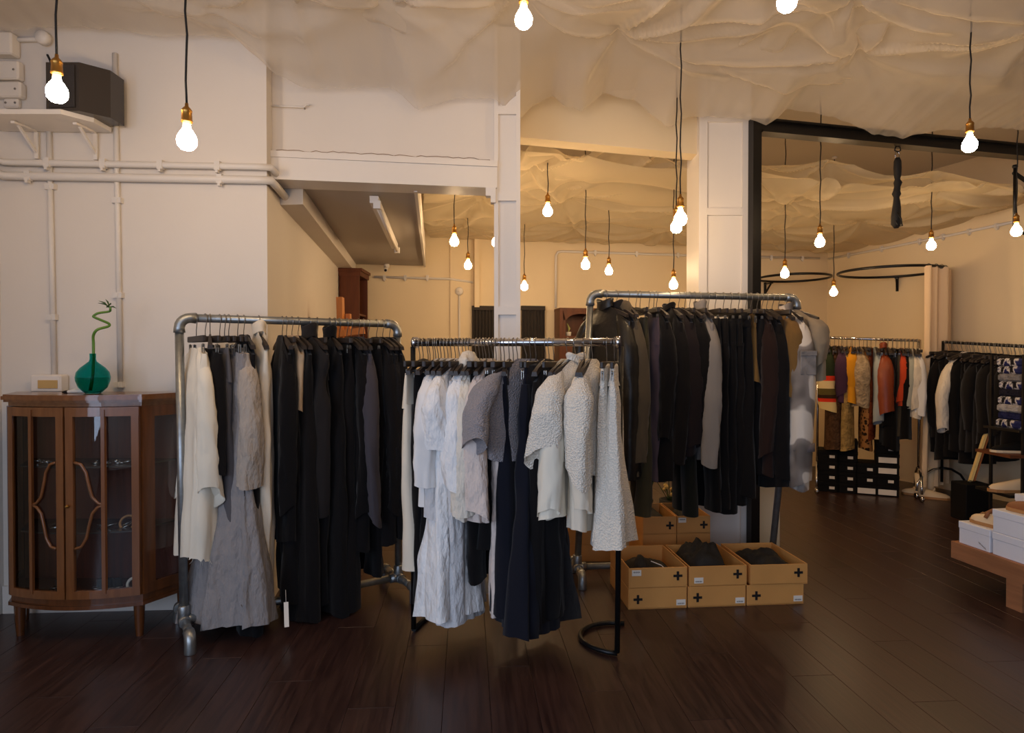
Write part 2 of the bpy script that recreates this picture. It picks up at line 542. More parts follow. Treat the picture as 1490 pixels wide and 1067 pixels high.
# lowered soffit behind the beam
so = MB()
s_n0, s_n1 = Vector((-1.38, 3.97)), Vector((XD(603, 4.02), 4.02))
s_f1, s_f0 = Vector((XD(616, 7.3), 7.36)), Vector((-1.86, 7.2))
so.prism([tuple(s_n0), tuple(s_n1), tuple(s_f1), tuple(s_f0)], 2.43, 2.62)
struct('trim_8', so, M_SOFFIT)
se = MB()
se.prism([tuple(s_n1), tuple(s_n1 + Vector((.02, 0))), tuple(s_f1 + Vector((.02, 0))), tuple(s_f1)], 2.415, 2.66)
struct('trim_9', se, M_TRIM)
# boxed trunking along the return wall under the soffit
tk = MB()
tk.prism([(-1.42, 4.0), (-1.27, 3.98), (-1.72, 7.2), (-1.88, 7.2)], 2.33, 2.44)
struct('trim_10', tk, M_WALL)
# skirting along the wall behind the cabinet
sk = MB(); d = (WL1 - WL0).normalized(); n = Vector((d.y, -d.x))
sk.prism([tuple(WL0 + n*.018), tuple(WL1 + n*.018), tuple(WL1), tuple(WL0)], 0, .15)
struct('baseboard_left', sk, M_TRIM)
# door openings with dark drapes are built below; pilaster and strip on the back wall
def back_pt(px, off=0.0):
    """point on the back wall seen in photograph column px, off metres in front of it"""
    m = (px - 745) / F
    dd = BW1 - BW0
    t = (m * BW0.y - BW0.x) / (dd.x - m * dd.y)
    p = BW0 + dd * t
    nn = Vector((dd.y, -dd.x)).normalized()
    return p + nn * off
def right_pt(px, off=0.0):
    m = (px - 745) / F
    dd = RTW - BW1
    t = (m * BW1.y - BW1.x) / (dd.x - m * dd.y)
    p = BW1 + dd * t
    nn = Vector((dd.y, -dd.x)).normalized()
    return p + nn * off
pil = MB()
pa, pb_ = back_pt(655), back_pt(683)
pil.prism([tuple(back_pt(655, .02)), tuple(back_pt(686, .02)), tuple(back_pt(686, -.02)), tuple(back_pt(655, -.02))], 0, 2.75)
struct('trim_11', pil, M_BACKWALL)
st_ = MB()
st_.prism([tuple(back_pt(689, .1)), tuple(back_pt(696, .1)), tuple(back_pt(696, -.02)), tuple(back_pt(689, -.02))], ZD(448, back_pt(692).y), 2.9)
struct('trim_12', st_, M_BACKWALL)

# low panel beside the black post, in the back wall's colour
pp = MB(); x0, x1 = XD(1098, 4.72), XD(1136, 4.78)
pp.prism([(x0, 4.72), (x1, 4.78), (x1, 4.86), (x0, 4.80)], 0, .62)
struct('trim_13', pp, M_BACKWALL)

# painted conduits -----------------------------------------------------------
def conduit(label, segs, r, clips=(), m=M_PIPEW):
    t = thing('painted_conduit', label, 'pipe', segs[0][0])
    mb = MB()
    for s in segs: mb.tube(s, r, 8)
    mb.build('pipe', m, t, True)
    for c, ax in clips:
        k = MB(); k.box(c, (.03 if ax == 'x' else .05, .03, .05 if ax == 'x' else .03))
        k.box((c[0], c[1] - .005, c[2] - .03 if ax == 'x' else c[2]), (.014, .026, .02))
        k.build('clip', m, t, True)
    return t
def wl_pt(px, off):
    dd = WL1 - WL0; m = (px - 745) / F
    t = (m * WL0.y - WL0.x) / (dd.x - m * dd.y)
    return WL0 + dd * t + Vector((dd.y, -dd.x)).normalized() * off
def wl3(px, py, off=.03):
    p = wl_pt(px, off); return Vector((p.x, p.y, ZD(py, p.y)))
def rw_pt(D, off):
    a, b = Vector((-1.365, 3.65)), Vector((-1.92, 7.6))
    t = (D - a.y) / (b.y - a.y); dd = b - a
    return a + dd * t + Vector((dd.y, -dd.x)).normalized() * off
def rw3(D, z, off=.03):
    p = rw_pt(D, off); return Vector((p.x, p.y, z))
zt, zl = wl3(380, 243).z, wl3(380, 262).z
for (lab, z, y0, r) in (('thick white painted conduit bending round the wall corner, upper of the two', zt, 236, .019),
                        ('thick white painted conduit bending round the wall corner, lower of the two', zl, 256, .023)):
    seg = [Vector((-2.80, 3.40, z + .02)), wl3(14, y0 + 2), wl3(40, y0 + 3), wl3(200, y0 + (3 if z == zt else 2)), wl3(375, y0 + 6)]
    seg[1].z = seg[2].z = seg[3].z = z; seg[4].z = z
    c = Vector((WL1.x + .028, WL1.y - .02, z))
    seg += [c, rw3(3.78, z), rw3(5.4, z - .0), rw3(6.75, z)]
    cl = [(wl3(px, y0, .034), 'x') for px in ((78, 158, 240, 322) if z == zt else (50, 325))]
    for p, _ in cl: p.z = z
    conduit(lab, [seg], r, [(tuple(p), a) for p, a in cl])
for px, y0, y1, lab in ((78, 185, 552, 'vertical painted conduit running down to the wall socket box'),
                        (174, 78, 566, 'vertical painted conduit beside the black wall speaker, down behind the vase')):
    a, b = wl3(px - 1, y0, .014), wl3(px + 3, y1, .014)
    cl = [(tuple(wl3(px + 1, q, .014)), 'z') for q in ((272, 462) if px == 78 else (292, 430, 560))]
    conduit(lab, [[a, b]], .014, cl)
# back wall conduits
def bk3(px, py, off=.02):
    p = back_pt(px, off); return Vector((p.x, p.y, ZD(py, p.y)))
def rt3(px, py, off=.02):
    p = right_pt(px, off); return Vector((p.x, p.y, ZD(py, p.y)))
conduit('thin cream conduit along the back wall, turning down beside the arched hutch',
        [[bk3(808, 448), bk3(808, 372), bk3(811, 367), bk3(816, 366), bk3(1010, 372), bk3(1190, 376)]], .014,
        [(tuple(bk3(px, 366 + (px - 810) * .028)), 'x') for px in (865, 925, 985, 1120, 1165)])
conduit('thin cream conduit climbing along the side wall above the round hoop rail',
        [[rt3(1206, 377), rt3(1290, 361), rt3(1380, 343), rt3(1480, 322)]], .014,
        [(tuple(rt3(px, 377 - (px - 1206) * .197)), 'x') for px in (1235, 1283, 1338, 1372, 1410, 1450)])
conduit('thin cream conduit on the far wall between the bookcase and the pilaster',
        [[bk3(545, 403), bk3(655, 406), bk3(688, 411)]], .013,
        [(tuple(bk3(px, 404)), 'x') for px in (560, 590, 622)])
conduit('thin vertical cream conduit below the round white alarm on the far wall',
        [[bk3(668, 430, .03), bk3(668, 700, .03)]], .012)
def boxthing(name, label, cat, c, size, m, rot=0.0, group=None, bev=.004):
    o = MB().bbox((0,0,0), size, bev, 0).build(name, m)
    o.location = c; o.rotation_euler = (0, 0, rot)
    return tag(o, label, cat, group)
al = thing('fire_alarm', 'small round white alarm on the far wall near the drapes', 'alarm', bk3(668, 424, .03))
MB().lathe([(0, .03), (.03, .028), (.045, .012), (.048, 0), (0, 0)], M=Matrix.Rotation(math.radians(90), 4, 'X')).build('alarm_body', M_TRIM, al)
MB().lathe([(0, .036), (.014, .034), (.016, .026), (0, .026)], M=Matrix.Rotation(math.radians(90), 4, 'X')).build('alarm_lens', M_STICKER, al)

# black steel goalpost frame: two steel pieces, structure
fr0 = Vector((XD(1097, 4.62), 4.62)); fr1 = Vector((4.9, 5.40))
fd = (fr1 - fr0).normalized(); fn = Vector((-fd.y, fd.x))
fz1, fz0 = ZD(174, 4.62), ZD(194, 4.62)
po = MB(); po.prism([tuple(fr0 - fd*.033 - fn*.03), tuple(fr0 + fd*.033 - fn*.03), tuple(fr0 + fd*.033 + fn*.03), tuple(fr0 - fd*.033 + fn*.03)], 0, fz1)
steel = thing('steel_frame', 'black steel frame of upright post and long overhead beam beside the white column', 'steel frame', (fr0.x, fr0.y, 0))
po.build('post', M_STEELBLACK, steel, True)
bm_ = MB()
e0, e1 = fr0 + fd*.034, fr1
bm_.prism([tuple(e0 - fn*.05), tuple(e1 - fn*.05), tuple(e1 + fn*.05), tuple(e0 + fn*.05)], fz0, fz0 + .014)
bm_.prism([tuple(e0 - fn*.008), tuple(e1 - fn*.008), tuple(e1 + fn*.008), tuple(e0 + fn*.008)], fz0 + .014, fz1 - .014)
bm_.prism([tuple(e0 - fn*.05), tuple(e1 - fn*.05), tuple(e1 + fn*.05), tuple(e0 + fn*.05)], fz1 - .014, fz1)
bm_.build('beam', M_STEELBLACK, steel, True)


def v3_(p, z): return Vector((p.x, p.y, z))
# ================================================================== DRAPED TULLE
def fold_field(X, Y, pins, seed, sag, amp, reach=1.9, sig=.03):
    """height of a net pinned up at points: smooth bellies between the pins, narrow folds stretched from pin to pin"""
    rs = np.random.RandomState(seed)
    lift = np.zeros_like(X)
    for (px, py, h) in pins:
        d = np.hypot(X - px, Y - py)
        lift = np.maximum(lift, h * np.exp(-d / .38))
    g = .5 * np.sin(1.7 * X + 1.4 * np.sin(1.1 * Y + seed)) + .5 * np.sin(2.3 * Y + 1.1 * np.sin(1.5 * X + 2 * seed))
    ridge = np.zeros_like(X)
    def seg(ax, ay, bx, by, h, sg, bend):
        L = math.hypot(bx - ax, by - ay) + 1e-6
        tx, ty = (bx - ax) / L, (by - ay) / L
        u = ((X - ax) * tx + (Y - ay) * ty) / L
        off = -(X - ax) * ty + (Y - ay) * tx
        off = off - bend * np.sin(np.pi * np.clip(u, 0, 1))
        wdt = sg * (.5 + 2.2 * np.clip(u, 0, 1))                    # the fold opens out as it runs
        m = np.clip(u / .08, 0, 1) * np.clip((1 - u) / .35, 0, 1)
        asym = np.where(off > 0, 1.0, 2.6)
        return h * m * np.exp(-(off * asym / wdt) ** 2)
    for i, (px, py, h) in enumerate(pins):
        near = sorted(((math.hypot(px - q[0], py - q[1]), q) for k, q in enumerate(pins) if k != i), key=lambda e: e[0])[:4]
        for dd, q in near:
            if dd < reach and rs.rand() < .8:
                ridge += seg(px, py, q[0], q[1], amp * rs.uniform(.4, 1), sig * rs.uniform(.6, 1.4), rs.uniform(-.12, .12))
        for k in range(3):
            a = rs.uniform(0, 6.28); l = rs.uniform(.5, 1.2)
            ridge += seg(px, py, px + l * math.cos(a), py + l * math.sin(a), amp * rs.uniform(.3, .8), sig * rs.uniform(.6, 1.6), rs.uniform(-.15, .15))
    return -sag + lift - np.minimum(ridge, amp * 1.3) + .04 * g

def grid_obj(name, X, Y, Z, m):
    ny, nx = X.shape
    v = np.stack([X, Y, Z], -1).reshape(-1, 3)
    idx = np.arange(nx * ny).reshape(ny, nx)
    q = np.stack([idx[:-1, :-1], idx[:-1, 1:], idx[1:, 1:], idx[1:, :-1]], -1).reshape(-1, 4)
    me = bpy.data.meshes.new(name)
    me.vertices.add(len(v)); me.vertices.foreach_set('co', v.ravel())
    me.loops.add(q.size); me.loops.foreach_set('vertex_index', q.ravel())
    me.polygons.add(len(q)); me.polygons.foreach_set('loop_start', np.arange(0, q.size, 4))
    me.materials.append(m); me.update(calc_edges=True)
    me.polygons.foreach_set('use_smooth', np.ones(len(q), dtype=bool))
    return link(name, me)

YB_X = [-2.9, -2.75, -1.36, -1.2, -.1, .05, 1.25, 1.6, 1.72, 4.2, 6.6]
YB_Y = [3.46, 3.46, 3.58, 3.70, 3.88, 4.16, 4.50, 4.52, 4.50, 5.04, 5.56]
ZB_X = [-2.9, -1.5, -1.3, -.95, -.7, -.55, -.35, -.05, .05, .15, .27, .45, .6, .8, 1.04, 1.2, 1.62, 1.74, 1.9, 2.3, 2.82, 3.3, 4.2, 6.6]
ZB_Z = [3.16, 3.14, 2.99, 2.95, 2.97, 2.88, 2.95, 2.93, 2.92, 3.03, 3.11, 3.01, 3.13, 3.12, 2.99, 3.07, 3.06, 3.03, 3.16, 3.11, 3.01, 3.13, 3.14, 3.14]
def tulle_front(name, label, seed, dz, pins, nx, ny, hem):
    xs = np.linspace(-2.74, 5.7, nx); s = np.concatenate([np.linspace(0, .5, ny // 5, endpoint=False), np.linspace(.5, 1, ny - ny // 5)])
    X, S = np.meshgrid(xs, s)
    yb = np.interp(X, YB_X, YB_Y); Y = -1.6 + (yb + 1.6) * S
    field = fold_field(X, Y, pins, seed, .08, .08, 1.9, .05)
    zb = np.interp(X, ZB_X, ZB_Z) + hem * (1 - np.abs(np.sin(4.2 * X + seed)) ** .7)
    edge = np.clip((S - .86) / .14, 0, 1) ** 1.6
    Z = (3.29 + dz + field) * (1 - edge) + (zb + field * .4 + .03 + dz * .3) * edge
    Z += .004 * edge * np.sin(40 * X + 3 * np.sin(5 * X) + seed)
    o = grid_obj(name, X, Y, np.minimum(Z, 3.405), M_TULLE)
    return tag(o, label, 'drapery', 'white net draped under the ceiling')
pinsA = [(XD(655, 3.55), 3.55, .12), (XD(1010, 3.3), 3.3, .12), (XD(830, 2.9), 2.9, .12), (XD(1180, 3.5), 3.5, .12), (XD(1330, 3.2), 3.2, .12),
         (XD(480, 3.0), 3.0, .12), (XD(300, 2.9), 2.9, .11), (XD(90, 2.6), 2.6, .11), (XD(1420, 4.1), 4.1, .12), (1.0, 1.4, .12), (-1.2, 1.2, .12),
         (2.9, 1.6, .12), (-.2, .1, .12), (3.9, 3.0, .12), (-2.2, .4, .12), (2.0, -.2, .12), (2.35, 4.2, .1), (1.15, 4.0, .1)]
pinsB = [(XD(760, 3.3), 3.3, .12), (XD(900, 3.75), 3.75, .12), (XD(1080, 2.9), 2.9, .12), (XD(1240, 3.9), 3.9, .11), (XD(560, 3.3), 3.3, .12),
         (XD(400, 3.1), 3.1, .12), (XD(180, 3.2), 3.2, .1), (.5, 1.2, .12), (-.6, 2.0, .12), (3.6, 2.2, .12), (4.4, 4.2, .12), (1.9, 1.9, .12), (-1.8, 2.2, .12), (1.75, 3.35, .1), (2.9, 3.5, .1)]
tulle_front('draped_tulle', 'upper layer of white net gathered in swags under the front ceiling', 3, .05, pinsA, 420, 230, -.02)
tulle_front('draped_tulle', 'lower layer of white net hanging in points between the columns of the front room', 8, -.05, pinsB, 400, 220, -.04)

def tulle_back(name, label, seed, z0, slope, pins):
    xs = np.linspace(0, 1, 300); ys = np.linspace(0, 1, 220)
    U, V = np.meshgrid(xs, ys)
    Y = 4.04 + V * 4.2
    xl = np.interp(Y, [4.02, 7.36], [XD(607, 4.02), XD(619, 7.3)]) + .05
    xr = np.interp(Y, [4.0, 8.4], [5.15, 3.95])
    X = xl + (xr - xl) * U
    yend = np.interp(X, [-2, 4.05], [7.15, 8.3])
    ystart = np.interp(X, [-1.0, -.05, .02, 1.7, 4.9], [4.16, 4.2, 4.56, 5.08, 5.6])
    Y = ystart + (yend - ystart) * V
    field = fold_field(X, Y, pins, seed, .05, .055, 1.5, .042)
    Z = z0 + slope * (Y - 5.0) + field + .022 * (1 - 2 * np.abs(np.sin(4.5 * Y + 1.3 * np.sin(2.2 * X) + seed)) ** .6)
    e = np.clip((V - .85) / .15, 0, 1) ** 2
    Z = Z * (1 - e) + e * (z0 - .10 + field * .3)
    return tag(grid_obj(name, X, Y, np.minimum(Z, 3.38), M_TULLEB), label, 'drapery', 'cream net draped under the back ceiling')
rs = np.random.RandomState(11)
pinsC = [(x + rs.uniform(-.35, .35), y + rs.uniform(-.3, .3), .11) for x in np.arange(-1, 5.2, .95) for y in np.arange(4.4, 8.4, .95)]
pinsD = [(x + rs.uniform(-.35, .35), y + rs.uniform(-.3, .3), .10) for x in np.arange(-.6, 5.2, 1.1) for y in np.arange(4.9, 8.4, 1.1)]
tulle_back('draped_tulle', 'upper cream layer of crumpled net under the back room ceiling', 5, 2.93, -.03, pinsC)
tulle_back('draped_tulle', 'lower cream layer of crumpled net above the back room lamps', 9, 2.86, -.03, pinsD)

# ================================================================== PENDANT BULBS
def bulb_meshes(n, mb_):
    glassm = MB().lathe([(.013, -.062), (.016, -.075), (.025, -.088), (.034, -.104), (.037, -.120), (.034, -.138), (.022, -.152), (.0, -.157)], seg=n).mesh('bulb', mb_)
    neck = MB().lathe([(.012, -.045), (.0145, -.050), (.014, -.064), (.012, -.064)], seg=n).mesh('bulb_neck', M_BULBNECK)
    sock = MB().lathe([(.0, .022), (.006, .022), (.007, .010), (.013, .004), (.019, -.004), (.020, -.010), (.018, -.012), (.019, -.016), (.018, -.020), (.019, -.024), (.0195, -.042), (.021, -.044), (.021, -.050), (.017, -.052), (.0, -.052)], seg=n).mesh('socket', M_BRASS)
    return glassm, neck, sock
BM_HI = bulb_meshes(16, M_BULB); BM_LO = bulb_meshes(10, M_BULBB)
def pendant(px, py, D, zc, label, group, tilt=0.0, dx=0.0):
    """py: middle of the glass; zc: height where the cord goes into the cloth"""
    p = W(px, py, D); zs = p.z + .115
    t = thing('pendant_lamp', label, 'lamp', (p.x, p.y, zs), 0, group)
    for me, nm in zip(BM_HI if D < 4.2 else BM_LO, ('bulb', 'bulb_neck', 'socket')):
        link(nm, me, t)
    zc = CEIL_Z - .002; c = MB(); n = 12; L = zc - zs
    c.tube([(.004 * math.sin(2.2 * k + px) * (0 < k < n), 0, .02 + (L - .02) * k / n) for k in range(n + 1)], .0042, 6)
    c.build('cord', M_CORD, t)
    MB().lathe([(0, L), (.028, L), (.026, L - .016), (.006, L - .024), (0, L - .024)], seg=10).build('ceiling_rose', M_TRIM, t)
    return t
GF, GB = 'bare bulbs of the front room', 'bare bulbs of the back room'
F_ = [(83, 133, 2.45, 3.25, 'bare lit bulb on a black cord before the dark wall speaker'),
      (272, 203, 2.5, 3.25, 'bare lit bulb on a long black cord before the blank white wall'),
      (762, 27, 2.75, 3.3, 'bare lit bulb hanging high above the first white column'),
      (1145, 1, 2.5, 3.3, 'bare lit bulb cut by the top edge of the picture above the steel frame'),
      (990, 318, 3.72, 2.98, 'bare lit bulb with a doubled cord hanging beside the wide panelled column'),
      (1411, 210, 3.5, 3.1, 'bare lit bulb hanging before the long black overhead beam')]
for px, py, D, zc, lab in F_: pendant(px, py, D, zc, lab, GF)
B_ = [(661, 351, 5.3, 2.86, 'bare lit bulb just past the edge of the lowered soffit, the higher of two'),
      (681, 386, 6.4, 2.84, 'bare lit bulb over the far pilaster, lower of the two beside the soffit'),
      (722, 352, 5.4, 2.86, 'bare lit bulb mostly hidden behind the narrow white column'),
      (797, 307, 4.9, 2.95, 'bare lit bulb highest of those between the two columns'),
      (763, 417, 6.7, 2.84, 'bare lit bulb above the dark drape beside the narrow column'),
      (852, 385, 5.5, 2.9, 'bare lit bulb on a long cord above the start of the pipe rail'),
      (886, 394, 6.2, 2.85, 'bare lit bulb on a short cord above the tall pipe rack'),
      (984, 330, 4.22, 2.95, 'bare lit bulb half behind the front bulb beside the wide column'),
      (980, 414, 5.6, 2.88, 'bare lit bulb dipping behind the rail of the tall pipe rack'),
      (1011, 413, 6.9, 2.82, 'small bare lit bulb at the edge of the wide panelled column'),
      (1142, 398, 5.9, 2.86, 'bare lit bulb inside the hoop rail next to the black post'),
      (1193, 352, 5.0, 2.94, 'bare lit bulb high between the black post and the hanging webbing'),
      (1213, 425, 6.6, 2.83, 'bare lit bulb low beside the large round hoop rail'),
      (1355, 357, 5.6, 2.87, 'bare lit bulb just over the cream curtain on the hoop'),
      (1479, 336, 5.0, 2.93, 'bare lit bulb by the hooked black rail at the side wall')]
for px, py, D, zc, lab in B_: pendant(px, py, D, zc, lab, GB)

# ================================================================== SOFFIT LAMP, CAMERA
lt = thing('batten_light', 'unlit white fluorescent batten under the lowered soffit', 'ceiling light', tuple(W(558, 312, 5.0)))
a, b = Vector((XD(545, 4.15), 4.15, 2.40)), Vector((XD(575, 5.9), 5.9, 2.40))
MB().bar(a, b, .055, .045).build('batten_body', M_TRIM, lt, True)
MB().tube([a + Vector((.02, 0, -.04)), b + Vector((.02, 0, -.04))], .014, 8).build('light_tube', M_STICKER, lt, True)
for q in (a, b):
    MB().box(q + Vector((.02, 0, -.035)), (.045, .03, .05)).build('end_holder', M_TRIM, lt, True)
cc = thing('security_camera', 'small white security camera under the far end of the soffit', 'camera', tuple(bk3(563, 387, .12)))
MB().lathe([(0, .03), (.028, .03), (.032, 0), (.03, -.02), (0, -.02)]).build('camera_mount', M_TRIM, cc)
MB().lathe([(0, .0), (.02, .0), (.022, -.06), (.018, -.062), (0, -.055)], M=Matrix.Translation((0, -.01, -.02)) @ Matrix.Rotation(math.radians(-55), 4, 'X')).build('camera_head', M_TRIM, cc)
MB().lathe([(0, -.058), (.014, -.058), (.014, -.066), (0, -.066)], M=Matrix.Translation((0, -.01, -.02)) @ Matrix.Rotation(math.radians(-55), 4, 'X')).build('camera_lens', M_INK, cc)

# ================================================================== WALL SHELF, SPEAKER, JUNCTION BOXES
zsh = wl3(90, 176, .15).z
shx0, shx1 = -2.76, wl3(168, 170, .1).x
sh = thing('wall_shelf', 'white painted wall shelf high on the corner holding the dark speaker', 'shelf', ((shx0 + shx1) / 2, 3.42, zsh))
mb = MB(); mb.prism([(shx0, 3.30), (shx1 - .09, 3.30), (shx1, 3.42), (shx1, 3.57), (shx0, 3.55)], zsh - .012, zsh + .012); mb.build('shelf_board', M_TRIM, sh, True)
for px in (60, 145):
    q = wl3(px, 176, .02); k = MB()
    k.bar((q.x, q.y, zsh - .012), (q.x, q.y - .17, zsh - .022), .02, .012); k.bar((q.x, q.y, zsh - .012), (q.x, q.y, zsh - .16), .02, .012)
    k.bar((q.x, q.y, zsh - .13), (q.x, q.y - .13, zsh - .025), .012, .012)
    k.build('bracket', M_TRIM, sh, True)
x0, x1 = XD(74, 3.34), XD(171, 3.46)
sp = thing('wall_speaker', 'dark glossy chamfered speaker box standing on the white wall shelf', 'speaker', ((x0 + x1) / 2, 3.44, zsh + .012))
hz = ZD(95, 3.36) - zsh - .012
mb = MB(); mb.prism([(x0, 3.325), (x1 - .10, 3.325), (x1, 3.42), (x1, 3.54), (x0, 3.53)], zsh + .012, zsh + .012 + hz)
mb.build('speaker_body', M_SPEAKER, sp, True)
mb = MB(); mb.prism([(x0 + .02, 3.318), (x1 - .12, 3.318), (x1 - .12, 3.326), (x0 + .02, 3.326)], zsh + .03, zsh + hz - .005)
mb.build('speaker_grille', mat('speaker_grille', (48, 43, 40), .4, bump=.3, bscale=300), sp, True)
mb = MB(); q = W(69, 80, 3.45)
mb.tube([q, W(73, 88, 3.44), W(76, 100, 3.46), W(76, 150, 3.5)], .006, 6); mb.build('speaker_cable', M_CORD, sp, True)
def junction(label, px, py, w, h, dpt=.05, screws=True, cat='junction box', name='junction_box'):
    c = wl3(px, py, dpt / 2)
    t = thing(name, label, cat, tuple(c))
    MB().bbox((0, 0, 0), (w, dpt, h), .008).build('box_body', M_TRIM, t)
    if screws:
        for sx in (-1, 1):
            MB().lathe([(0, .004), (.006, .003), (.006, 0)], seg=8, M=Matrix.Translation((sx * w * .32, -dpt / 2, 0)) @ Matrix.Rotation(math.radians(90), 4, 'X')).build('screw', M_WIRE, t)
    return t
junction('white square junction box above the wall shelf, upper of the stacked pair', 23, 104, .13, .10)
junction('white junction box directly above the shelf board, lower of the stacked pair', 23, 132, .15, .085)
junction('small white outlet plate resting just above the shelf', 25, 151, .08, .05, .03)
junction('white rounded sounder box in the top corner of the wall', 20, 66, .11, .12, .07, False, 'alarm', 'alarm_sounder')
rj = thing('round_junction', 'round white junction box near the top of the speaker cable', 'junction box', tuple(wl3(74, 57, .02)))
MB().lathe([(0, .04), (.03, .038), (.036, .028), (.038, 0), (0, 0)], M=Matrix.Rotation(math.radians(90), 4, 'X')).build('box_body', M_TRIM, rj)
conduit('short painted conduit joining the corner sounder to the round junction box', [[wl3(32, 58, .02), wl3(66, 57, .02)]], .013)
bs = thing('wall_disc', 'navy oval disc on the side wall above the shelf', 'sign', (-2.86 + .1, 3.38, wl3(2, 115).z))
MB().lathe([(0, .02), (.03, .02), (.05, .012), (.052, 0), (0, 0)], M=Matrix.Rotation(math.radians(80), 4, 'Y')).build('disc', M_SIGNBLUE, bs)
MB().lathe([(0, .026), (.028, .025), (.03, .018), (0, .018)], M=Matrix.Rotation(math.radians(80), 4, 'Y')).build('disc_centre', mat('pale_blue', (150, 155, 180), .5), bs)
# wall socket with the tan card behind the cabinet top
skt = thing('wall_socket_box', 'white wall socket box with a tan card at the foot of the conduit', 'socket', tuple(wl3(78, 558, .035)))
MB().bbox((0, 0, 0), (.165, .07, .095), .008).build('box_body', M_TRIM, skt)
MB().bbox((.015, -.037, -.004), (.105, .006, .045), .002).build('tan_card', mat('tan_card', (196, 160, 100), .7), skt)

# ================================================================== DISPLAY CABINET
CX = XD(95, 3.18)
def cabD(x): return 3.18 + .07 * ((x - CX) / .329) ** 2
def front_poly(hw, n=12, off=0.0):
    return [(CX + hw * (-1 + 2 * k / n), cabD(CX + hw * (-1 + 2 * k / n)) - off) for k in range(n + 1)]
CB = 3.50
def foot(o):   # plan outline grown by o
    p = [(CX - .329 - o * .6, 3.25 - o)] + [(x, y - o) for x, y in front_poly(.329)] + [(CX + .329 + o * .6, 3.25 - o * .9)]
    p += [(CX + .456 + o, CB), (CX - .456 - o, CB)]
    return p
cab = thing('display_cabinet', 'bow-fronted walnut display cabinet with glazed doors against the white wall', 'cabinet', (CX, 3.36, 0))
zb0, zb1, zt0, zt1 = .175, .215, 1.178, 1.216
mb = MB(); mb.prism(foot(.0), zb0, zb1); mb.prism(foot(.012), zb0 - .012, zb0 + .006); mb.build('base', M_WOODCAB, cab, True)
mb = MB(); mb.prism(foot(.004), zt0 - .02, zt0); mb.prism(foot(.022), zt0, zt0 + .012); mb.prism(foot(.032), zt0 + .012, zt1 - .008); mb.prism(foot(.024), zt1 - .008, zt1)
mb.build('top', M_WOODCABL, cab, True)
mb = MB(); mb.box((CX, CB - .006, (zb1 + zt0) / 2), (.90, .012, zt0 - zb1)); mb.build('back_panel', M_WOODDARK, cab, True)
for s in (-1, 1):
    for (x, y, dx) in ((CX + s * .30, 3.27, .02), (CX + s * .42, 3.46, .02)):
        MB().lathe([(.018, 0), (.024, .08), (.028, .175)], (x, y, 0), 8).build('leg', M_WOODCAB, cab, True)
def fbar(x0, z0, x1, z1, w, m, name, parent, dp=.022, n=6):
    """moulding lying on the bowed front between two points given as (x, z)"""
    G = []; mb = MB()
    L = math.hypot(x1 - x0, z1 - z0); tx, tz = (x1 - x0) / L, (z1 - z0) / L; nx, nz = -tz * w / 2, tx * w / 2
    for k in range(n + 1):
        t = k / n; x = x0 + (x1 - x0) * t; z = z0 + (z1 - z0) * t
        G.append([(x + nx, cabD(x + nx) - .004, z + nz), (x + nx, cabD(x + nx) - dp, z + nz), (x - nx, cabD(x - nx) - dp, z - nz), (x - nx, cabD(x - nx) - .004, z - nz)])
    mb.grid(G, 0, False, True)
    mb.add(G[0] + G[-1], [(0, 1, 2, 3), (7, 6, 5, 4)])
    return mb.build(name, m, parent, True)
pane_z0, pane_z1 = zb1 + .045, zt0 - .055
